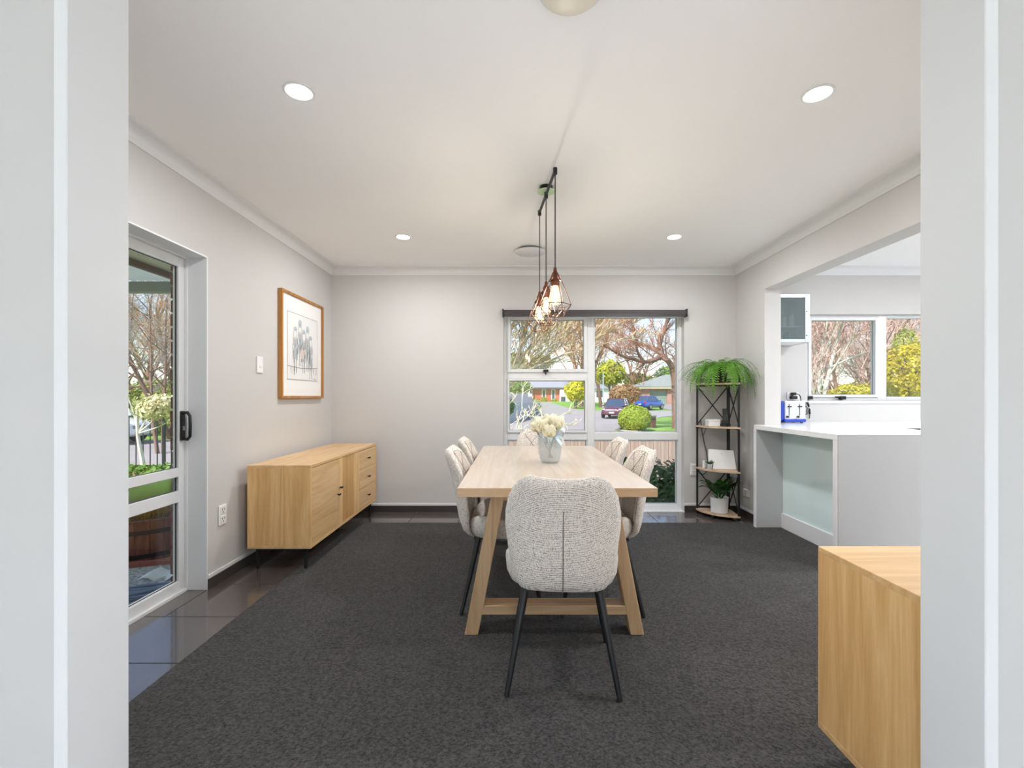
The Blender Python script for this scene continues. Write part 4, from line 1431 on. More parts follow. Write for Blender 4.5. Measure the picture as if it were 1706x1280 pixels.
# glazed wall cabinet
wc = thing('wall_cabinet', 'kitchen wall cabinet with a frosted glass door in an aluminium frame', 'cabinet', (0, 0, 0))
ca_, cb_, cz0, cz1, cf = 2.385, 2.785, 1.672, 2.127, 4.44
mb = MB().box(ca_, ca_ + 0.016, cf + 0.022, YB - 0.003, cz0, cz1).box(cb_ - 0.016, cb_, cf + 0.022, YB - 0.003, cz0, cz1)
mb.box(ca_, cb_, cf + 0.022, YB - 0.003, cz0, cz0 + 0.016).box(ca_, cb_, cf + 0.022, YB - 0.003, cz1 - 0.016, cz1).box(ca_, cb_, YB - 0.012, YB - 0.003, cz0, cz1)
mb.build('carcass', MAT['white_p'], wc)
MB().box(ca_ + 0.018, cb_ - 0.018, cf + 0.04, YB - 0.02, 1.822, 1.830).build('inner_shelf', MAT['white_p'], wc)
al = plain('satin_aluminium', lin(186, 192, 196), 0.35, metal=0.6)
w = 0.045
d = bars(MB(), [(ca_, ca_ + w, cz0, cz1), (cb_ - w, cb_, cz0, cz1), (ca_ + w, cb_ - w, cz0, cz0 + 0.032), (ca_ + w, cb_ - w, cz1 - 0.032, cz1)], cf, cf + 0.02).build('door_frame', al, wc, bevel=0.002, seg=1)
MB().box(ca_ + w - 0.003, cb_ - w + 0.003, cf + 0.006, cf + 0.010, cz0 + 0.029, cz1 - 0.029).build('pane', milky('smoky_glass', lin(176, 190, 192), 0.66, 0.05), d)
for zz in (cz0 + 0.06, cz1 - 0.17):
    MB().box(cb_ - 0.036, cb_ - 0.026, cf - 0.003, cf, zz, zz + 0.010).build('hinge_pin', MAT['seal'], d)
jars = [('red lidded jar behind the frosted cabinet door', 2.50, 1.831, 0.030, 0.09, lin(190, 80, 60)), ('white canister behind the frosted cabinet door', 2.585, 1.831, 0.032, 0.11, lin(230, 230, 228)),
        ('tall pale jar behind the frosted cabinet door', 2.665, 1.831, 0.026, 0.13, lin(222, 222, 210)), ('green glass jar low behind the frosted cabinet door', 2.62, 1.689, 0.03, 0.09, lin(70, 110, 90))]
for lb, jx, jz, jr, jh, jc in jars:
    t = thing('jar', lb, 'jar', (jx, 4.54, jz))
    MB().lathe([(jr * 0.9, 0.0005), (jr, 0.01), (jr, jh * 0.75), (jr * 0.7, jh * 0.85), (jr * 0.7, jh * 0.87)], 18).build('jar_body', plain('jar_body', jc, 0.3), t, smooth=True)
    MB().lathe([(jr * 0.75, jh * 0.85), (jr * 0.75, jh), (0.0005, jh)], 18).build('lid', plain('jar_lid', tuple(c * 0.6 for c in jc[:3]) + (1,), 0.4), t, smooth=True)

# toaster
toaster = t = thing('toaster', 'blue toaster with a chrome front and two levers on the kitchen bench', 'toaster', (2.655, 4.485, 0.910), 0)
blue = plain('royal_blue_enamel', lin(36, 72, 190), 0.25, spec=0.6)
MB().box(-0.125, 0.115, 0.0, 0.18, 0.016, 0.205).build('shell', blue, t, bevel=0.022, seg=3)
MB().box(-0.085, 0.110, -0.012, 0.012, 0.036, 0.208).build('front_panel', plain('polished_chrome', lin(225, 228, 232), 0.2, metal=0.35), t, bevel=0.006)
MB().box(-0.09, 0.116, -0.014, 0.10, 0.008, 0.036).build('base', blue, t, bevel=0.006)
for xx in (-0.047, 0.052):
    MB().box(xx - 0.003, xx + 0.003, -0.0135, -0.011, 0.07, 0.18).build('lever_slot', MAT['seal'], t)
    MB().box(xx - 0.016, xx + 0.016, -0.032, -0.012, 0.150, 0.160).build('lever', MAT['black'], t, bevel=0.003)
    MB().cyl((xx - 0.018, -0.012, 0.058), (xx - 0.018, -0.030, 0.058), 0.010, n=16).build('dial', MAT['black'], t, smooth=True)
mb = MB()
for xx in (-0.06, 0.0, 0.05):
    mb.box(xx, xx + 0.03, 0.03, 0.15, 0.2045, 0.2065)
mb.build('bread_slots', MAT['seal'], t)
for xx in (-0.10, 0.09):
    for yy in (0.02, 0.15):
        MB().cyl((xx, yy, 0.0005), (xx, yy, 0.017), 0.012, n=12).build('foot', MAT['black'], t)
# wall socket with black plugs behind the toaster
t = plate('power_outlet', 'white kitchen wall outlet with black plugs above the toaster', 'outlet', (2.80, YB - 0.001, 1.165), 0, 0.118, 0.075, 'outlet')
mb = MB().box(-0.035, 0.02, -0.05, -0.012, -0.03, 0.0).box(-0.028, 0.004, -0.055, -0.012, 0.008, 0.036)
mb.tube(smooth_curve([(0.0, -0.045, 0.025), (0.03, -0.06, 0.012), (0.05, -0.055, -0.03), (0.055, -0.04, -0.09), (0.04, -0.03, -0.2)], 6), 0.0045, 8)
tag(mb.build('plug', MAT['blackm'], t), 'black plugs and lead')
mb = MB().tube(smooth_curve([(2.775, 4.52, 0.985), (2.83, 4.56, 0.99), (2.88, 4.64, 1.02), (2.925, 4.70, 1.045), (2.955, 4.722, 1.04), (2.965, 4.728, 1.0), (2.96, 4.73, 0.94)], 6), 0.004, 8)
mb.tube(smooth_curve([(2.925, 4.71, 1.05), (2.905, 4.72, 1.08), (2.93, 4.72, 1.10), (2.95, 4.72, 1.06), (2.94, 4.72, 1.11)], 6), 0.004, 8)
mb.cyl((2.958, 4.725, 1.035), (2.963, 4.728, 0.985), 0.009, n=10).cyl((2.94, 4.72, 1.085), (2.952, 4.722, 1.06), 0.009, n=10)
mb.v = [(x - 2.655, y - 4.485, z - 0.910) for x, y, z in mb.v]
tag(mb.build('cord', MAT['blackm'], toaster, smooth=True), 'thin black cord looped below the window latch')

# ================================================================== OUTDOORS
def gh(y):
    """height of the ground: level near the house, rising gently across the street"""
    tab = [(-200, -0.6), (37, -0.6), (53, -0.33), (70, 0.0), (90, 0.24), (400, 3.0)]
    for (a, va), (b_, vb) in zip(tab[:-1], tab[1:]):
        if y <= b_:
            return va + (vb - va) * (y - a) / (b_ - a)
    return tab[-1][1]

def P(px, py, y):
    return Vector(((px - 857.0) * y / F_PX, y, 1.16 + (661.0 - py) * y / F_PX))

def drape(poly, off, name, mat, label, cat, kind='structure'):
    bm = bmesh.new()
    bm.faces.new([bm.verts.new((x, y, 0)) for x, y in poly])
    for yc in (37, 53, 70, 90):
        gm = bm.verts[:] + bm.edges[:] + bm.faces[:]
        bmesh.ops.bisect_plane(bm, geom=gm, plane_co=(0, yc, 0), plane_no=(0, 1, 0))
    for v in bm.verts:
        v.co.z = gh(v.co.y) + off
    bmesh.ops.recalc_face_normals(bm, faces=bm.faces)
    if bm.faces[:] and bm.faces[0].normal.z < 0:
        bmesh.ops.reverse_faces(bm, faces=bm.faces)
    me = bpy.data.meshes.new(name)
    bm.to_mesh(me)
    bm.free()
    me.materials.append(mat)
    return tag(put(name, me), label, cat, kind=kind)

grass_m = plain('lawn_green', lin(114, 152, 56), 0.9, var=0.22, vscale=0.9, bump=0.6, bscale=25)
asph = plain('grey_asphalt', lin(150, 144, 142), 0.9, var=0.06, vscale=0.5, bump=0.2, bscale=40)
conc = plain('pale_concrete', lin(206, 196, 184), 0.9, var=0.06, vscale=1.5)
drape([(-220, -120), (220, -120), (220, 380), (-220, 380)], 0.0, 'ground_lawn', grass_m, 'green lawn and verges outside the windows', 'lawn')
drape([(-60, 12), (10, 12), (9, 16), (6.2, 19), (5.1, 22), (5.2, 24.5), (6.5, 28), (9.4, 33), (12.0, 39), (16, 43), (30, 46), (30, 51), (12, 50), (7.2, 52), (6.4, 62), (6.2, 80), (3.4, 80), (3.6, 60), (1.6, 48), (-1, 38), (-6, 27), (-12, 19), (-60, 18.2)], 0.02, 'street', asph, 'grey asphalt street and turning circle', 'street')
drape([(12.6, 40), (16, 43.4), (19.5, 69.5), (23.5, 69.5), (18, 45), (15.5, 40)], 0.03, 'driveway', plain('driveway_grey', lin(140, 134, 130), 0.9, var=0.05), 'grey driveway leading to the garage', 'driveway')
drape([(5.25, 22.2), (6.2, 20.4), (10, 21.2), (14.5, 26.5), (14.2, 28.0), (9.5, 23.2), (6.6, 22.4), (5.9, 24.6), (5.4, 24.4)], 0.05, 'footpath', conc, 'pale concrete footpath curving round the clipped ball shrub', 'path')
kp = smooth_curve([(7.2, 29.6, gh(29) + 0.05), (6.2, 26.6, gh(26) + 0.05), (5.35, 24.2, gh(24) + 0.05), (5.2, 22.2, gh(22) + 0.05), (6.0, 20.0, gh(20) + 0.05), (8.2, 17.6, gh(18) + 0.05)], 5)
tag(MB().tube(kp, 0.085, 6).build('kerb', plain('dark_kerb', lin(104, 100, 98), 0.9)), 'low dark kerb at the street corner', 'kerb', kind='structure')

# ---- trees
def branch_pts(rng, p, d, L, seg, wob, grav):
    pts = [p.copy()]
    for k in range(seg):
        d = (d + Vector((rng.uniform(-wob, wob), rng.uniform(-wob, wob), rng.uniform(-wob, wob) + grav))).normalized()
        p = p + d * (L / seg)
        pts.append(p.copy())
    return pts, d

def sprout(rng, tr, tw, pts, r, L, lev, cfg):
    """side branches along a polyline"""
    n = cfg['n'][lev]
    m = len(pts) - 1
    for k in range(n):
        t = cfg.get('t0', 0.25) + (1 - cfg.get('t0', 0.25)) * (k + rng.random()) / n
        f_ = min(m - 1e-4, t * m)
        i = int(f_)
        p = pts[i].lerp(pts[i + 1], f_ - i)
        ax = (pts[i + 1] - pts[i]).normalized()
        side = ax.orthogonal().normalized()
        side.rotate(Quaternion(ax, rng.uniform(0, 2 * PI)))
        an = rng.uniform(*cfg['ang'])
        d = ax * math.cos(an) + side * math.sin(an) + Vector((0, 0, cfg.get('up', 0.1)))
        d.normalize()
        l2 = L * cfg['len'][lev] * rng.uniform(0.65, 1.15) * (1.15 - 0.45 * t)
        r2 = max(cfg['rmin'], r * (1 - 0.55 * t) * cfg.get('rk', 0.46))
        last = lev == len(cfg['n']) - 1
        seg = 3 if lev >= 1 else 5
        pp, _ = branch_pts(rng, p, d, l2, seg, cfg['wob'], cfg.get('grav', 0.02))
        (tw if lev >= cfg.get('twig_lev', 1) else tr).tube(pp, [r2 * (1 - 0.7 * q / seg) for q in range(seg + 1)], 5 if lev == 0 else (4 if lev == 1 else 3), cap=False)
        if not last:
            sprout(rng, tr, tw, pp, r2, l2, lev + 1, cfg)

CFG = dict(n=[9, 7, 6, 5], len=[0.62, 0.55, 0.52, 0.5], ang=(0.45, 1.0), wob=0.16, rmin=0.012, up=0.12)
def bark(name, a, b_):
    return plain(name, a, 0.9, bump=0.5, bscale=30, var=0.2, vscale=4)
cream_bark = bark('cream_bark', lin(196, 180, 150), None)
tan_twig = plain('tan_twig', lin(188, 166, 132), 0.9)
red_bark = bark('red_brown_bark', lin(128, 98, 84), None)
red_twig = plain('red_brown_twig', lin(166, 122, 100), 0.9)
rose_twig = plain('rose_twig', lin(206, 170, 160), 0.9)
orange_twig = plain('orange_twig', lin(196, 142, 88), 0.9)
grey_twig = plain('grey_twig', lin(158, 148, 142), 0.9)
white_bark = bark('white_bark', lin(206, 200, 188), None)

def tree(label, base, H, r0, seed, bm_, tm_, stems=1, lean=(0, 0), cfg=CFG, fork=0.3, spread=0.35):
    rng = random.Random(seed)
    t = thing('bare_tree', label, 'tree', tuple(base), 0, 'bare winter trees outside')
    tr, tw = MB(), MB()
    for s in range(stems):
        d = Vector((lean[0] + rng.uniform(-spread, spread) * (stems > 1), lean[1] + rng.uniform(-spread, spread) * (stems > 1), 1)).normalized()
        pts, _ = branch_pts(rng, Vector((rng.uniform(-0.1, 0.1) * (stems > 1), 0, 0)), d, H * 0.72, 8, 0.10, 0.02)
        tr.tube(pts, [r0 * (1 - 0.09 * q) for q in range(9)], 8, cap=False)
        sprout(rng, tr, tw, pts, r0, H * 0.72, 0, dict(cfg, t0=fork))
    tr.build('trunk', bm_, t, smooth=True)
    tw.build('twigs', tm_, t)
    return t
def at(px, y):
    return Vector(((px - 857.0) * y / F_PX, y, gh(y)))

# hand-laid limbs of the big tree seen in the right pane
big = thing('bare_tree', 'big reddish bare tree with a long low limb, right pane of the street window', 'tree', tuple(at(1125, 26)), 0, 'bare winter trees outside')
o_ = Vector(at(1125, 26))
rng = random.Random(77)
tr, tw = MB(), MB()
limbs = [([(1126, 726, 0), (1126, 690, 0), (1125, 640, 0), (1121, 612, 0)], 0.24, 0.20),
         ([(1122, 616, 0), (1110, 602, -.3), (1094, 598, -.8), (1078, 603, -1.1), (1062, 606, -1.3), (1042, 602, -1.6), (1020, 597, -2.0), (1004, 590, -2.4), (990, 585, -2.8)], 0.17, 0.05),
         ([(1122, 614, 0), (1112, 596, .3), (1102, 584, .6), (1090, 574, 1.0), (1074, 568, 1.4), (1056, 556, 2.0), (1040, 540, 2.4)], 0.16, 0.05),
         ([(1102, 584, .6), (1106, 562, .4), (1112, 538, .2), (1117, 505, .0), (1120, 470, -.2)], 0.13, 0.05),
         ([(1124, 620, 0), (1134, 600, .5), (1150, 570, 1.0), (1170, 530, 1.6)], 0.16, 0.05),
         ([(1074, 568, 1.4), (1066, 545, 1.4), (1064, 520, 1.6), (1068, 490, 1.8)], 0.09, 0.03),
         ([(1062, 606, -1.3), (1050, 590, -1.5), (1046, 570, -1.8), (1036, 545, -2.0)], 0.09, 0.03)]
bc = dict(n=[13, 8, 7], len=[0.40, 0.55, 0.55], ang=(0.5, 1.2), wob=0.2, rmin=0.012, up=0.25, t0=0.12, twig_lev=1)
for pl, ra, rb_ in limbs:
    pts = smooth_curve([P(a, b_, 26) + Vector((0, dy, 0)) - o_ for a, b_, dy in pl], 3)
    m = len(pts) - 1
    tr.tube(pts, [ra + (rb_ - ra) * k / m for k in range(m + 1)], 8, cap=False)
    if pl[0][1] < 700:
        sprout(rng, tr, tw, pts, ra * 0.8, 3.4, 0, bc)
tr.build('trunk', red_bark, big, smooth=True)
tw.build('twigs', red_twig, big)

dense = dict(CFG, n=[12, 8, 7, 5], up=0.2)
tree('pale cream bare tree with dense slanting branches, left pane of the street window', (-2.2, 15.0, -0.6), 9.0, 0.13, 4, cream_bark, tan_twig, 4, (0.45, 0.0), dict(dense, up=0.28, ang=(0.3, 0.75)), 0.2, 0.35)
tree('orange-twigged bare tree behind the street, beside the window mullion', at(968, 62), 16.0, 0.24, 8, red_bark, orange_twig, 2, (0, 0), dense, 0.25)
tree('tan bare tree far behind the brick house', at(905, 104), 20.0, 0.3, 12, red_bark, tan_twig, 1, (0, 0), dense, 0.3)
tree('grey bare tree behind the garage roof', at(1060, 82), 15.0, 0.28, 13, red_bark, grey_twig, 2, (0, 0), dense, 0.25)
tree('grey-brown bare tree behind the pole at the left of the right pane', at(1001, 60), 14.0, 0.22, 16, red_bark, orange_twig, 2, (0, 0), dense, 0.25)
tree('white-trunked tree close to the kitchen window', at(1362, 13.5), 6.0, 0.085, 21, white_bark, rose_twig, 2, (0.22, 0.0), dict(dense, rmin=0.008), 0.25, 0.35)
tree('rose-brown bare tree behind the white trunk, kitchen window', at(1398, 19), 8.5, 0.10, 22, red_bark, rose_twig, 3, (0.05, 0), dict(dense, n=[10, 7, 6, 4], rmin=0.006), 0.15, 0.3)
tree('rose-brown bare tree at the left edge of the kitchen window', at(1345, 22), 9.0, 0.10, 23, red_bark, rose_twig, 2, (0, 0), dict(dense, n=[10, 7, 6, 4], rmin=0.006), 0.15, 0.3)
tree('reddish bare tree beside the kitchen window mullion', at(1450, 21), 7.0, 0.10, 24, red_bark, rose_twig, 2, (0, 0), dict(dense, n=[9, 7, 6, 4], rmin=0.006), 0.15, 0.3)
tree('grey bare tree above the yellow shrub, right kitchen pane', at(1560, 24), 9.0, 0.18, 25, red_bark, grey_twig, 2, (-0.05, 0), dict(dense, rmin=0.010), 0.25)
tree('pale bare tree beyond the hedge, seen high through the glass door', (-14.2, 19.5, -0.6), 9.5, 0.11, 31, red_bark, tan_twig, 2, (0.1, 0), dict(dense, ang=(0.6, 1.25), up=0.0, rmin=0.008), 0.25)
tree('tan bare tree nearer the patio, upper part of the glass door', (-10.8, 14.4, -0.6), 6.6, 0.055, 33, red_bark, grey_twig, 2, (-0.1, 0), dict(dense, ang=(0.6, 1.25), up=0.0, rmin=0.005), 0.3)
tree('bleached bare shrub close to the left pane of the street window', (-0.10, 10.0, -0.6), 2.3, 0.03, 41, white_bark, plain('bleached_twig', lin(222, 208, 180), 0.9), 4, (0.25, 0), dict(CFG, n=[5, 4, 3], len=[0.6, 0.5, 0.5], rmin=0.008, wob=0.25), 0.25, 0.7)

# a distant row of the same kinds of tree behind the gardens
src = [o for o in bpy.data.objects if o.get('category') == 'tree' and o.name.startswith('bare_tree')]
pick = [o for o in src if 'orange' in o['label'] or 'tan bare tree far' in o['label'] or 'garage roof' in o['label']]
rd = random.Random(44)
spots = [at(1330, 48), at(1385, 54), at(1430, 46), at(1475, 56), at(1525, 50), at(1600, 54),
         Vector((-24, 34, -0.6)), Vector((-29, 37, -0.6)), Vector((-33, 41, -0.6)), Vector((-27, 44, -0.4)), Vector((-38, 46, -0.4))]
for k, q in enumerate(spots):
    o = copy_tree(pick[k % len(pick)])
    tag(o, 'hazy bare tree in the distant row behind the gardens', 'tree', 'distant bare trees behind the gardens')
    o.location = q
    o.rotation_euler = (0, 0, rd.uniform(0, 6.3))
    f_ = rd.uniform(0.62, 0.8)
    o.scale = (f_ * 1.2, f_ * 1.2, f_)

# ---- shrubs
def leaf_cloud(rng, n, rx, ry, rz, size, zmin=-1.0, lump=0.16, shell=0.72):
    mb = MB()
    ph = [(rng.uniform(0, 6.3), rng.uniform(2, 5)) for _ in range(6)]
    for _ in range(n):
        z = rng.uniform(zmin, 1)
        a = rng.uniform(0, 2 * PI)
        q = math.sqrt(max(0, 1 - z * z))
        d = Vector((q * math.cos(a), q * math.sin(a), z))
        lm = 1 + lump * (math.sin(ph[0][1] * a + ph[0][0]) * math.cos(ph[1][1] * z + ph[1][0]) + 0.6 * math.sin(ph[2][1] * 2 * a + ph[2][0]) * math.sin(ph[3][1] * 2 * z + ph[3][0]))
        s = lm * rng.uniform(shell, 1.0)
        c = Vector((d.x * rx * s, d.y * ry * s, d.z * rz * s))
        nrm = (d + Vector((rng.uniform(-.8, .8), rng.uniform(-.8, .8), rng.uniform(-.5, .9)))).normalized()
        u = nrm.orthogonal().normalized()
        u.rotate(Quaternion(nrm, rng.uniform(0, 6.3)))
        w = nrm.cross(u)
        k = size * rng.uniform(0.6, 1.3)
        u *= k
        w *= k * 0.55
        mb.add([tuple(c - u), tuple(c + w), tuple(c + u), tuple(c - w)], [(0, 1, 2, 3)])
    return mb
def bush(name, label, c, r, n, size, mat, seed, cat='shrub', group='leafy shrubs outside', zmin=-1.0, lump=0.16, shell=0.72, stem=True):
    rng = random.Random(seed)
    t = thing(name, label, cat, tuple(c), 0, group)
    leaf_cloud(rng, n, r[0], r[1], r[2], size, zmin, lump, shell).build('foliage', mat, t)
    if stem:
        mb = MB()
        h = c[2] - gh(c[1])
        for k in range(4):
            a = 1.6 * k + 0.4
            mb.tube([(0.08 * r[0] * math.cos(a), 0.08 * r[1] * math.sin(a), -h), (0.2 * r[0] * math.cos(a), 0.2 * r[1] * math.sin(a), 0), (0.5 * r[0] * math.cos(a), 0.5 * r[1] * math.sin(a), 0.5 * r[2])], [0.05 * r[0], 0.035 * r[0], 0.01 * r[0]], 5)
        mb.build('stems', red_bark, t)
    return t
lime = leaf_mat('lime_leaves', lin(104, 132, 34), lin(190, 202, 82), 9.0, 0.25)
yellow = leaf_mat('yellow_flowers', lin(164, 148, 24), lin(226, 208, 64), 2.0, 0.35)
olive = leaf_mat('olive_leaves', lin(104, 124, 48), lin(176, 176, 84), 2.0, 0.3)
green = leaf_mat('mid_green_leaves', lin(72, 112, 44), lin(138, 172, 72), 2.0, 0.3)
dark = leaf_mat('dark_green_leaves', lin(34, 66, 34), lin(80, 116, 62), 5.0, 0.2)
rust = leaf_mat('rusty_leaves', lin(142, 110, 70), lin(186, 150, 104), 2.0, 0.25)
far_g = leaf_mat('far_green', lin(96, 118, 66), lin(150, 158, 96), 0.6, 0.25)

# clipped ball
ball = thing('clipped_shrub', 'round clipped lime green ball shrub beside the footpath', 'shrub', tuple(at(1057, 24.2)), 0, 'leafy shrubs outside')
rng = random.Random(60)
mb = leaf_cloud(rng, 6500, 0.84, 0.84, 0.70, 0.055, -0.72, 0.03, 0.92)
for k in range(len(mb.v)):
    x, y, z = mb.v[k]
    mb.v[k] = (x, y, z + 0.62)
mb.build('foliage', lime, ball)
MB().ball((0, 0, 0.62), 0.78, 0.78, 0.62, 20, 12).build('inner_foliage', leaf_mat('ball_inner_shade', lin(84, 112, 34), lin(120, 146, 52), 6, 0.1), ball, smooth=True)  # core coloured darker to paint the shade between the leaves

y_ = 56
c = P(959, 652, y_); bush('golden_shrub', 'bright yellow-green shrub right of the brick house', c, (1.35, 1.2, 1.25), 2600, 0.13, yellow if False else leaf_mat('golden_leaves', lin(176, 178, 30), lin(232, 222, 64), 2.0, 0.3), 61)
c = P(863, 645, 40); bush('hedge_shrub', 'green shrub above the grey fence, left pane of the street window', c, (1.15, 1.0, 0.75), 2200, 0.10, green, 62)
c = P(847, 678, 22); bush('hedge_shrub', 'small dark green shrub at the lower left of the street window', c, (0.28, 0.4, 0.42), 700, 0.06, dark, 63)
c = P(1018, 622, 55); bush('leafy_tree', 'yellow-green leafy tree behind the maroon car', c, (1.75, 1.6, 1.5), 2600, 0.17, leaf_mat('acid_leaves', lin(134, 148, 34), lin(204, 200, 66), 1.5, 0.3), 64, 'tree')
c = P(1040, 657, 50); bush('rusty_shrub', 'rust-brown shrub between the two parked cars', c, (1.75, 1.4, 1.15), 2600, 0.12, rust, 65)
c = P(1060, 634, 86); bush('leafy_tree', 'olive tree left of the garage roof', c, (2.2, 1.8, 1.5), 2000, 0.22, olive, 66, 'tree')
c = P(1118, 622, 95); bush('leafy_tree', 'green treetop above the garage roof', c, (3.0, 2.0, 1.5), 1500, 0.3, green, 67, 'tree')
c = P(1085, 638, 98); bush('leafy_tree', 'pale olive treetops along the left of the garage roof', c, (5.0, 2.0, 1.6), 1800, 0.3, olive, 68, 'tree')
c = P(860, 606, 108); bush('leafy_tree', 'olive-green treetop low in the upper left pane', c, (4.0, 3.0, 3.0), 1800, 0.36, olive, 69, 'tree')
c = P(900, 604, 110); bush('leafy_tree', 'smaller green treetop beside it in the upper left pane', c, (3.2, 3.0, 1.8), 1300, 0.36, olive, 70, 'tree')
# kitchen window shrubs
c = P(1520, 622, 9.5); bush('flowering_shrub', 'big bright yellow flowering shrub outside the kitchen window', c, (0.62, 0.6, 0.62), 5200, 0.035, yellow, 71)
c = P(1508, 575, 11.5); bush('flowering_shrub', 'upper green and yellow branch of shrub, right kitchen pane', c, (0.26, 0.3, 0.42), 1200, 0.03, leaf_mat('green_gold', lin(120, 146, 54), lin(206, 200, 84), 4, 0.3), 72)
c = P(1425, 655, 12.5); bush('flowering_shrub', 'low yellow-green shrub below the left kitchen sash', c, (0.62, 0.5, 0.26), 1800, 0.04, leaf_mat('gold_leaves', lin(150, 150, 40), lin(220, 204, 80), 4, 0.3), 73)
# glass door view
c = Vector((-15.4, 22.0, 0.45)); bush('hedge_shrub', 'tall green hedge across the street, seen through the glass door', c, (4.2, 1.2, 1.35), 6500, 0.11, leaf_mat('hedge_leaves', lin(96, 122, 44), lin(176, 180, 84), 1.6, 0.3), 74)
c = Vector((-6.35, 8.1, -0.34)); bush('border_plants', 'low green border plants in front of the black railing', c, (1.9, 0.5, 0.34), 4200, 0.05, green, 75)
# shrubs under the street window
c = Vector((1.86, 5.95, -0.16)); bush('dark_shrub', 'dark green shrub just outside the lower right pane', c, (0.46, 0.38, 0.52), 3600, 0.035, dark, 76)
c = Vector((1.42, 6.15, -0.10)); bush('dark_shrub', 'slim dark green shrub behind the right-hand chairs outside', c, (0.15, 0.22, 0.52), 1300, 0.03, dark, 77)
# far tree line
proto = None
rb2 = random.Random(5)
for k in range(26):
    a = -1.25 + 2.5 * k / 25
    d = 150 + rb2.uniform(-15, 25)
    x, y = d * math.sin(a), d * math.cos(a)
    if proto is None:
        proto = bush('horizon_tree', 'hazy olive tree in the line along the horizon', (x, y, gh(y) + 2.2), (8.5, 5.0, 3.6), 1600, 0.7, far_g, 80, 'tree', 'trees along the horizon', stem=False)
        q = proto
    else:
        q = copy_tree(proto)
        q.location = (x, y, gh(y) + 2.0)
    q.rotation_euler = (0, 0, rb2.uniform(0, 6.3))
    s = rb2.uniform(0.7, 1.25)
    q.scale = (s, s, s * rb2.uniform(0.9, 1.5))

# ---- young tree behind the railing
yt = thing('young_tree', 'young pale-trunked tree with cream blossom behind the black railing', 'tree', (-7.05, 9.0, -0.6), 0)
tr = MB().tube(smooth_curve([(0, 0, 0), (-0.05, 0, 0.5), (-0.14, 0, 1.0), (-0.16, 0, 1.5)], 4), [0.05 - 0.0022 * k for k in range(13)], 7)
for dx, dz in ((0.55, 0.45), (0.3, 0.6), (-0.25, 0.7), (0.7, 0.15)):
    tr.tube(smooth_curve([(-0.14, 0, 1.05), (-0.14 + dx * 0.5, 0.05, 1.1 + dz * 0.5), (-0.14 + dx, 0, 1.2 + dz)], 4), [0.022 - 0.0018 * k for k in range(9)], 5)
tr.build('trunk', white_bark, yt, smooth=True)
mb = leaf_cloud(random.Random(90), 900, 0.45, 0.3, 0.28, 0.045, -1, 0.25, 0.3)
mb.v = [(x + 0.25, y, z + 1.55) for x, y, z in mb.v]
mb.build('blossom', leaf_mat('cream_blossom', lin(196, 190, 130), lin(236, 226, 190), 6, 0.3), yt)

# ---- fences
fence = thing('railing_fence', 'black metal railing fence between the patio garden and the street', 'fence', (-13.2, 10.0, -0.6))
FL = 9.6
MB().box(0, FL, -0.012, 0.012, 1.33, 1.36).build('top_rail', MAT['black'], fence)
MB().box(0, FL, -0.012, 0.012, 0.12, 0.15).build('bottom_rail', MAT['black'], fence)
pk = MB().box(-0.008, 0.008, -0.008, 0.008, 0.02, 1.33).mesh('picket', MAT['black'])
for k in range(int(FL / 0.15)):
    put('picket', pk, fence, (0.07 + k * 0.15, 0, 0))
for k in range(6):
    MB().box(k * FL / 5 - 0.025, k * FL / 5 + 0.025, -0.025, 0.025, 0.0, 1.42).build('post', MAT['black'], fence)
pal = thing('paling_fence', 'low pinkish timber paling fence just outside the street window', 'fence', (-3.2, 7.0, -0.6))
pal_m = wood('weathered_paling', lin(148, 126, 114), lin(168, 148, 136), lin(184, 166, 154), 'Z', rough=0.85)
pm = [MB().box(0.0, 0.108, -0.009, 0.009, 0.01, 1.10 + dz).mesh('paling', pal_m, bevel=0.002, seg=1) for dz in (0, 0.006, -0.005)]
rpz = random.Random(2)
for k in range(72):
    put('paling', pm[k % 3], pal, (0.112 * k, rpz.uniform(-0.003, 0.003), 0))
for zz in (0.25, 0.85):
    MB().box(0, 8.1, 0.010, 0.055, zz, zz + 0.09).build('rail', pal_m, pal)
gf = thing('grey_fence', 'stepped grey board fence at the left side of the street', 'fence', (0, 0, 0))
gf_m = plain('grey_boards', lin(196, 196, 204), 0.8, var=0.08)
fp = [(842, 655, 30), (862, 655.5, 34), (880, 661, 39), (887, 668, 46), (894, 672, 55), (900, 675, 66)]
for (a, pa, ya), (b_, pb_, yb) in zip(fp[:-1], fp[1:]):
    A, B = P(a, pa, ya), P(b_, pb_, yb)
    zt = A.z
    MB().hexa([(A.x, A.y, gh(A.y)), (B.x, B.y, gh(B.y)), (B.x, B.y + 0.15, gh(B.y)), (A.x, A.y + 0.15, gh(A.y))], [(A.x, A.y, zt), (B.x, B.y, zt), (B.x, B.y + 0.15, zt), (A.x, A.y + 0.15, zt)]).build('fence_panel', gf_m, gf)
wf = thing('white_fence', 'white picket fence across the street, seen through the glass door', 'fence', (-20.5, 20.2, -0.6))
wpk = MB().prism([(-0.04, -0.01), (0.04, -0.01), (0.04, 0.01), (-0.04, 0.01)], 0.03, 1.25).mesh('picket', MAT['white_p'])
for k in range(34):
    put('picket', wpk, wf, (k * 0.12, 0, 0))
for zz in (0.35, 1.0):
    MB().box(-0.05, 4.05, 0.011, 0.05, zz, zz + 0.07).build('rail', MAT['white_p'], wf)

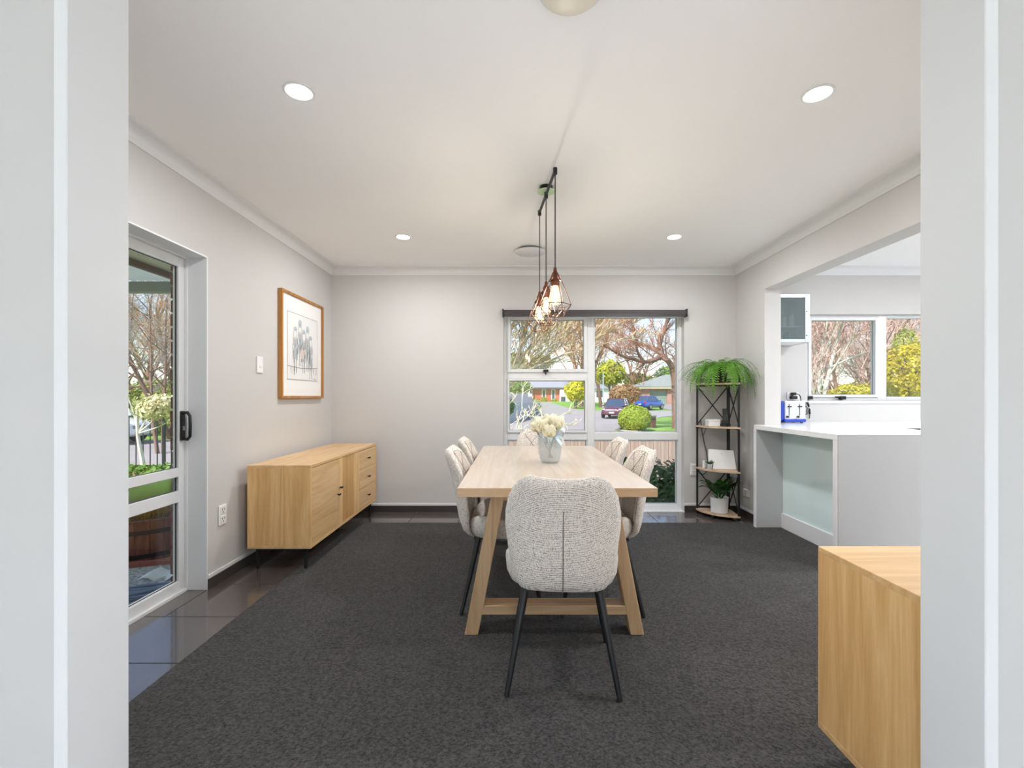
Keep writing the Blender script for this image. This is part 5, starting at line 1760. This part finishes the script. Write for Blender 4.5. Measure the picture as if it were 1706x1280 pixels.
# ---- houses
brick_far = plain('orange_red_brick', lin(176, 96, 72), 0.9, var=0.12, vscale=3)
pink_brick = plain('pinkish_brick', lin(172, 128, 116), 0.9, var=0.1, vscale=3)
roof_g = plain('grey_roof', lin(132, 134, 142), 0.8, var=0.06)
pane_d = plain('dark_pane', lin(60, 70, 80), 0.1, spec=0.8)
h1 = thing('brick_house', 'red brick house with a grey roof at the end of the street', 'house', (0, 90, 0.24))
MB().box(2.7, 10.2, 0, 8, 0, 2.45).build('wall', brick_far, h1)
MB().box(2.3, 3.4, -0.7, 6, 0, 2.1).build('white_wall', MAT['white_p'], h1)
MB().box(8.6, 10.6, -1.2, 3, 0, 2.2).build('white_wall', MAT['white_p'], h1)
MB().box(2.0, 11.5, -0.9, 8.8, 2.40, 2.62).build('fascia', plain('dark_fascia', lin(86, 84, 92), 0.7), h1)
MB().hexa([(1.9, -1.0, 2.62), (11.8, -1.0, 2.62), (11.8, 9.0, 2.62), (1.9, 9.0, 2.62)], [(2.6, 3.4, 4.3), (11.2, 3.4, 4.3), (11.2, 4.6, 4.3), (2.6, 4.6, 4.3)]).build('roof', roof_g, h1)
for xa, za in ((5.25, 0.75), (7.05, 0.35)):
    f = MB().box(xa, xa + 0.75, -0.06, 0.02, za, 2.3).build('window', MAT['white_p'], h1)
    MB().box(xa + 0.12, xa + 0.63, -0.08, -0.055, za + 0.1, 2.2).build('pane', pane_d, f)
f = MB().box(2.9, 3.35, -0.76, -0.69, 1.5, 2.05).build('window', pane_d, h1)
f = MB().box(8.75, 9.6, -1.26, -1.19, 0.0, 0.9).build('window', pane_d, h1)
for k, (xx, hh) in enumerate(((4.2, 0.35), (5.6, 0.6), (7.6, 0.35))):
    bush('garden_shrub', ['low lime shrub at the left of the brick house wall', 'taller lime shrub between the brick house windows', 'low lime shrub at the right of the brick house wall'][k], (xx, 89.2, 0.24 + hh * 0.6), (0.6, 0.3, hh), 260, 0.12, lime, 95 + k, stem=False)
h2 = thing('garage_house', 'brick garage with a green door and a low grey hipped roof', 'house', (0, 70, 0.0))
MB().box(18.9, 20.1, 0, 7, 0, 2.35).build('wall', pink_brick, h2)
MB().box(22.7, 29, 0, 7, 0, 2.35).build('wall', pink_brick, h2)
MB().box(20.1, 22.7, 0.2, 7, 2.0, 2.35).build('wall', pink_brick, h2)
MB().box(20.1, 22.7, 0.25, 0.32, 0, 2.0).build('garage_door', plain('sage_door', lin(124, 142, 130), 0.6), h2)
for k in range(3):
    MB().box(20.15, 22.65, 0.235, 0.25, 0.45 + 0.5 * k, 0.475 + 0.5 * k).build('door_seam', plain('sage_seam', lin(96, 112, 102), 0.7), h2)
MB().box(18.4, 29.6, -0.6, 7.6, 2.35, 2.62).build('fascia', plain('cream_fascia', lin(226, 212, 176), 0.7), h2)
MB().hexa([(18.3, -0.7, 2.62), (29.7, -0.7, 2.62), (29.7, 7.7, 2.62), (18.3, 7.7, 2.62)], [(23.6, 3.2, 4.6), (25.2, 3.2, 4.6), (25.2, 3.8, 4.6), (23.6, 3.8, 4.6)]).build('roof', plain('pale_grey_roof', lin(132, 136, 132), 0.85, var=0.05), h2)
h3 = thing('white_house', 'white house corner behind the slim pole, left of the right pane', 'house', (0, 84, 0.17))
MB().box(13.6, 18.2, 0, 6, 0, 2.4).build('wall', MAT['white_p'], h3)
MB().hexa([(13.2, -0.5, 2.4), (18.6, -0.5, 2.4), (18.6, 6.5, 2.4), (13.2, 6.5, 2.4)], [(14.6, 2.6, 3.9), (17.2, 2.6, 3.9), (17.2, 3.4, 3.9), (14.6, 3.4, 3.9)]).build('roof', roof_g, h3)
f = MB().box(14.6, 15.8, -0.06, 0.02, 0.9, 2.0).build('window', pane_d, h3)

# ---- street furniture
pt = P(1005, 640, 42)
tag(MB().cyl((pt.x, 42, gh(42)), (pt.x, 42, 3.2), 0.07, 0.05, n=10).cyl((pt.x, 42, 3.2), (pt.x, 42, 3.26), 0.09, 0.03, n=10).build('street_pole', plain('galvanised_pole', lin(170, 176, 180), 0.5)), 'slim grey pole by the street behind the maroon car', 'pole')
for k, px in enumerate((1064, 1074)):
    q = at(px, 21.8)
    tag(MB().cyl((q.x, q.y, q.z), (q.x, q.y, q.z + 0.26), 0.022, n=10).cyl((q.x, q.y, q.z + 0.26), (q.x, q.y, q.z + 0.285), 0.028, 0.012, n=10).build('marker_post', MAT['blackm']), ['thin dark post in front of the clipped ball, left one', 'thin dark post in front of the clipped ball, right one'][k], 'post', 'posts by the footpath')
q = at(1087, 27)
t = thing('letterbox', 'small brown brick letterbox right of the clipped ball', 'letterbox', tuple(q))
MB().box(-0.16, 0.16, -0.15, 0.15, 0, 0.62).build('pillar', plain('letterbox_brick', lin(150, 104, 88), 0.9, var=0.2, vscale=12), t)
MB().box(-0.20, 0.20, -0.19, 0.19, 0.62, 0.68).build('cap', conc, t)
MB().box(-0.10, 0.10, -0.155, -0.148, 0.44, 0.50).build('slot', MAT['seal'], t)

# ---- cars (front towards local +x)
def car(label, loc, rotz, paint, roofm=None, L_=4.4, H=1.55, cat='car'):
    t = thing('parked_car', label, cat, loc, rotz, 'cars parked along the street')
    W = 0.90
    st = [(-L_ / 2, 0.42, 0.78, 0.70), (-L_ / 2 + 0.08, 0.28, 0.95, 0.82), (-L_ / 2 + 0.45, 0.22, 1.00, W), (-0.6, 0.20, 0.98, W), (0.5, 0.20, 0.96, W), (L_ / 2 - 1.05, 0.22, 0.95, W), (L_ / 2 - 0.45, 0.24, 0.88, 0.87), (L_ / 2 - 0.10, 0.28, 0.76, 0.80), (L_ / 2, 0.36, 0.62, 0.68)]
    mb = MB()
    n = 16
    for x, zb, zt, hw in st:
        for k in range(n):
            a = 2 * PI * k / n
            c, s = math.cos(a), math.sin(a)
            mb.v.append((x, hw * math.copysign(abs(c) ** 0.45, c), (zb + zt) / 2 + (zt - zb) / 2 * math.copysign(abs(s) ** 0.5, s)))
    for i in range(len(st) - 1):
        for k in range(n):
            k2 = (k + 1) % n
            mb.f.append((i * n + k, i * n + k2, (i + 1) * n + k2, (i + 1) * n + k))
    mb.f.append(tuple(range(n - 1, -1, -1)))
    mb.f.append(tuple((len(st) - 1) * n + k for k in range(n)))
    mb.build('body', paint, t, smooth=True, angle=50, fix=True)
    zb, zr = 0.94, H - 0.05
    b0 = [(-L_ / 2 + 0.22, -0.80, zb), (L_ / 2 - 1.15, -0.80, zb), (L_ / 2 - 1.15, 0.80, zb), (-L_ / 2 + 0.22, 0.80, zb)]
    b1 = [(-L_ / 2 + 0.62, -0.62, zr), (L_ / 2 - 2.0, -0.62, zr), (L_ / 2 - 2.0, 0.62, zr), (-L_ / 2 + 0.62, 0.62, zr)]
    g_ = MB().hexa(b0, b1).build('windows', plain('tinted_car_glass', lin(58, 72, 92), 0.05, spec=0.9, coat=0.5), t, bevel=0.04, seg=2)
    rf_ = MB().hexa([(-L_ / 2 + 0.56, -0.64, zr - 0.02), (L_ / 2 - 1.95, -0.64, zr - 0.02), (L_ / 2 - 1.95, 0.64, zr - 0.02), (-L_ / 2 + 0.56, 0.64, zr - 0.02)],
                    [(-L_ / 2 + 0.7, -0.56, H), (L_ / 2 - 2.12, -0.56, H), (L_ / 2 - 2.12, 0.56, H), (-L_ / 2 + 0.7, 0.56, H)]).build('roof', roofm or paint, t, bevel=0.02)
    for s in (-1, 1):
        pl = MB()
        for (xa, xb) in ((-L_ / 2 + 0.22, -L_ / 2 + 0.62), (-0.55, -0.5), (0.32, 0.30), (L_ / 2 - 1.15, L_ / 2 - 2.0)):
            pl.tube([(xa, s * 0.805, zb), (xb, s * 0.63, zr)], 0.035, 6)
        pl.build('pillars', paint, t)
        MB().box(L_ / 2 - 1.25, L_ / 2 - 1.10, s * 0.90 - 0.07, s * 0.90 + 0.07, 0.95, 1.08).build('mirror', paint, t, bevel=0.02)
        MB().ball((L_ / 2 - 0.16, s * 0.62, 0.70), 0.12, 0.15, 0.075, 12, 8).build('headlight', plain('headlight_glass', lin(228, 232, 236), 0.08, spec=0.9), t, smooth=True)
        MB().box(-L_ / 2 + 0.00, -L_ / 2 + 0.10, s * 0.66 - 0.13, s * 0.66 + 0.13, 0.72, 0.90).build('tail_light', plain('tail_red', lin(190, 40, 44), 0.2), t, bevel=0.02)
        for x in (-L_ / 2 + 0.80, L_ / 2 - 0.82):
            w = MB().cyl((x, s * 0.72, 0.31), (x, s * 0.91, 0.31), 0.31, n=20).build('wheel', plain('tyre_black', lin(30, 30, 32), 0.8), t, smooth=True, angle=40)
            MB().cyl((x, s * 0.905, 0.31), (x, s * 0.925, 0.31), 0.20, n=16).build('hub', MAT['steel'], w)
    MB().box(L_ / 2 - 0.05, L_ / 2 + 0.015, -0.42, 0.42, 0.56, 0.68).build('grille', plain('chrome_grille', lin(150, 146, 150), 0.25, metal=0.8), t, bevel=0.01)
    MB().box(L_ / 2 + 0.0, L_ / 2 + 0.03, -0.19, 0.19, 0.40, 0.50).build('number_plate', MAT['white_p'], t)
    MB().box(-L_ / 2 - 0.02, -L_ / 2 + 0.02, -0.22, 0.22, 0.56, 0.68).build('number_plate', MAT['white_p'], t)
    return t
maroon = plain('maroon_paint', lin(92, 44, 62), 0.18, spec=0.7, coat=0.6)
bluep = plain('blue_paint', lin(44, 84, 176), 0.18, spec=0.7, coat=0.6)
car('maroon car facing the window, half hidden by the clipped ball shrub', tuple(at(1027, 38.5) + Vector((0, 0, 0.03))), math.radians(-112), maroon, None, 4.3, 1.56)
car('blue hatchback parked on the driveway by the garage', tuple(at(1082, 53) + Vector((0, 0, 0.04))), math.radians(42), bluep, None, 3.9, 1.52)
car('white car parked on the street, seen through the glass door', (-15.9, 17.4, -0.57), math.radians(0), plain('white_paint', lin(236, 238, 240), 0.2, spec=0.7, coat=0.5), None, 4.3, 1.45)

# ---- patio beyond the glass door
patio_m, nt, b_ = nodes_of('exposed_aggregate')
tc = nt.nodes.new('ShaderNodeTexCoord')
vo_ = nt.nodes.new('ShaderNodeTexVoronoi')
vo_.inputs['Scale'].default_value = 70
nt.links.new(tc.outputs['Object'], vo_.inputs['Vector'])
rr = nt.nodes.new('ShaderNodeValToRGB')
rr.color_ramp.elements[0].color = lin(128, 134, 146)
rr.color_ramp.elements[1].color = lin(214, 213, 213)
sp = nt.nodes.new('ShaderNodeSeparateColor')
nt.links.new(vo_.outputs['Color'], sp.inputs[0])
nt.links.new(sp.outputs[0], rr.inputs[0])
nt.links.new(rr.outputs[0], b_.inputs['Base Color'])
b_.inputs['Roughness'].default_value = 0.8
bp = nt.nodes.new('ShaderNodeBump')
bp.inputs['Strength'].default_value = 0.5
bp.inputs['Distance'].default_value = 0.01
nt.links.new(vo_.outputs['Distance'], bp.inputs['Height'])
nt.links.new(bp.outputs[0], b_.inputs['Normal'])
tag(MB().box(-6.2, -2.145, YF1 + 0.01, 5.6, -0.62, -0.14).build('patio_slab', patio_m), 'grey exposed aggregate patio outside the glass door', 'patio', kind='structure')
struct('eave_soffit', MB().box(-2.67, -2.05, YF1 + 0.01, 5.6, 2.125, 2.145), plain('cream_soffit', lin(206, 202, 172), 0.8), 'cream soffit above the glass door', 'soffit')
struct('fascia_board', MB().box(-2.70, -2.67, YF1 + 0.01, 5.6, 2.08, 2.30), plain('brown_fascia', lin(104, 76, 62), 0.7), 'brown fascia board along the eave', 'fascia')
ver = thing('verandah_roof', 'corrugated clear patio roof with a grey gutter beyond the glass door', 'roof', (0, 0, 0))
sheet_m, nt, b_ = nodes_of('corrugated_sheet')
b_.inputs['Base Color'].default_value = lin(150, 158, 154)
b_.inputs['Roughness'].default_value = 0.4
tr_ = nt.nodes.new('ShaderNodeBsdfTranslucent')
tr_.inputs[0].default_value = lin(128, 138, 132)
mx = nt.nodes.new('ShaderNodeMixShader')
mx.inputs[0].default_value = 0.55
nt.links.new(b_.outputs[0], mx.inputs[1])
nt.links.new(tr_.outputs[0], mx.inputs[2])
nt.links.new(mx.outputs[0], nt.nodes['Material Output'].inputs[0])
ns = 240
MB().grid(lambda i, j: (-5.9 + 3.2 * i / ns, 1.1 + 3.42 * j, 2.275 + 0.014 * math.sin(i / ns * 3.2 / 0.076 * 2 * PI)), ns, 1).build('sheet', sheet_m, ver, smooth=True)
MB().box(-5.9, -2.70, 4.50, 4.60, 2.165, 2.26).build('gutter', plain('grey_gutter', lin(128, 130, 128), 0.5, metal=0.3), ver)
for k in range(3):
    MB().box(-5.85 + 1.3 * k, -5.80 + 1.3 * k, 1.12, 4.5, 2.285, 2.335).build('rafter', plain('grey_rafter', lin(140, 140, 136), 0.6), ver)

pl = thing('barrel_planter', 'round brown half barrel planter on the patio', 'planter', (-3.12, 4.02, -0.14))
stave_m = wood('barrel_brown', lin(98, 56, 46), lin(126, 74, 60), lin(150, 92, 74), 'Z', rough=0.7)
NS = 28
for k in range(NS):
    a0, a1 = 2 * PI * (k + 0.02) / NS, 2 * PI * (k + 0.98) / NS
    def ringq(r0, r1, z):
        return [(r0 * math.cos(a0), r0 * math.sin(a0), z), (r1 * math.cos(a0), r1 * math.sin(a0), z), (r1 * math.cos(a1), r1 * math.sin(a1), z), (r0 * math.cos(a1), r0 * math.sin(a1), z)]
    MB().hexa(ringq(0.365, 0.39, 0.004), ringq(0.405, 0.43, 0.33)).build('stave', stave_m, pl, fix=True)
for zz, r_ in ((0.03, 0.397), (0.22, 0.420)):
    MB().lathe([(r_, zz), (r_ + 0.003, zz + 0.035), (r_ - 0.004, zz + 0.035)], 48).build('hoop', MAT['black'], pl, smooth=True)
MB().lathe([(0.0005, 0.28), (0.392, 0.28), (0.392, 0.26)], 32).build('soil', plain('soil', lin(70, 56, 46), 0.95), pl)
rg = random.Random(8)
mb = MB()
for k in range(160):
    a, r_ = rg.uniform(0, 6.3), rg.uniform(0, 0.2)
    p = Vector((r_ * math.cos(a), r_ * math.sin(a), 0.28))
    d = Vector((math.cos(a) * 0.5, math.sin(a) * 0.5, 1)).normalized()
    L_ = rg.uniform(0.12, 0.26)
    mb.tube([p, p + d * L_ * 0.6, p + d * L_ + Vector((d.x * 0.05, d.y * 0.05, -0.02))], [0.004, 0.003, 0.001], 3)
mb.build('grass_tuft', leaf_mat('yellow_grass', lin(186, 146, 64), lin(224, 194, 110), 6, 0.3), pl)
t = thing('timber_offcut', 'short reddish timber offcut lying on the patio', 'timber', (-2.92, 3.60, -0.14), 0.30)
MB().box(-0.34, 0.34, -0.03, 0.03, 0.0005, 0.032).build('plank', wood('red_timber', lin(130, 74, 62), lin(152, 92, 78), lin(170, 108, 92), 'X', rough=0.8), t, bevel=0.003)
mb = MB()
mb.grid(lambda i, j: (-2.66 + 0.22 * i / 6 + 0.05 * j / 4, 3.32 + 0.16 * j / 4, -0.132 + 0.02 * math.sin(i * 1.1 + j * 0.7) + 0.03 * (j / 4) ** 2), 6, 4)
pp_ = mb.build('paper_sheet', plain('white_paper', lin(236, 240, 244), 0.7), smooth=True)
sol = pp_.modifiers.new('thickness', 'SOLIDIFY')
sol.thickness = 0.002
tag(pp_, 'crumpled white paper sheet on the patio by the door', 'paper')
t = thing('rope_bundle', 'loose bundle of blue-grey rope strands outside the door', 'rope', (-2.46, 2.98, -0.14), 0.6)
rb3 = random.Random(19)
for k in range(22):
    y0_ = rb3.uniform(-0.16, 0.14)
    z_ = 0.012 + 0.012 * (k % 4)
    pts = smooth_curve([(-0.38, y0_ * 1.5, z_), (-0.15, y0_ + rb3.uniform(-0.04, 0.04), z_ + 0.012), (0.10, y0_ * 0.8 + rb3.uniform(-0.05, 0.05), z_), (0.27, y0_ * 0.5, z_)], 4)
    MB().tube(pts, 0.010, 6).build('strand', plain('blue_rope', lin(138, 158, 188), 0.8) if k == 0 else bpy.data.materials['blue_rope'], t, smooth=True)

tag(MB().box(-6, 6, -11, -4.72, -0.62, -0.12).build('rear_bounce_slab', conc), 'added unseen pale slab bouncing neutral light into the living room', 'patio', kind='structure')  # unseen slab added to replace green lawn bounce through the rear opening
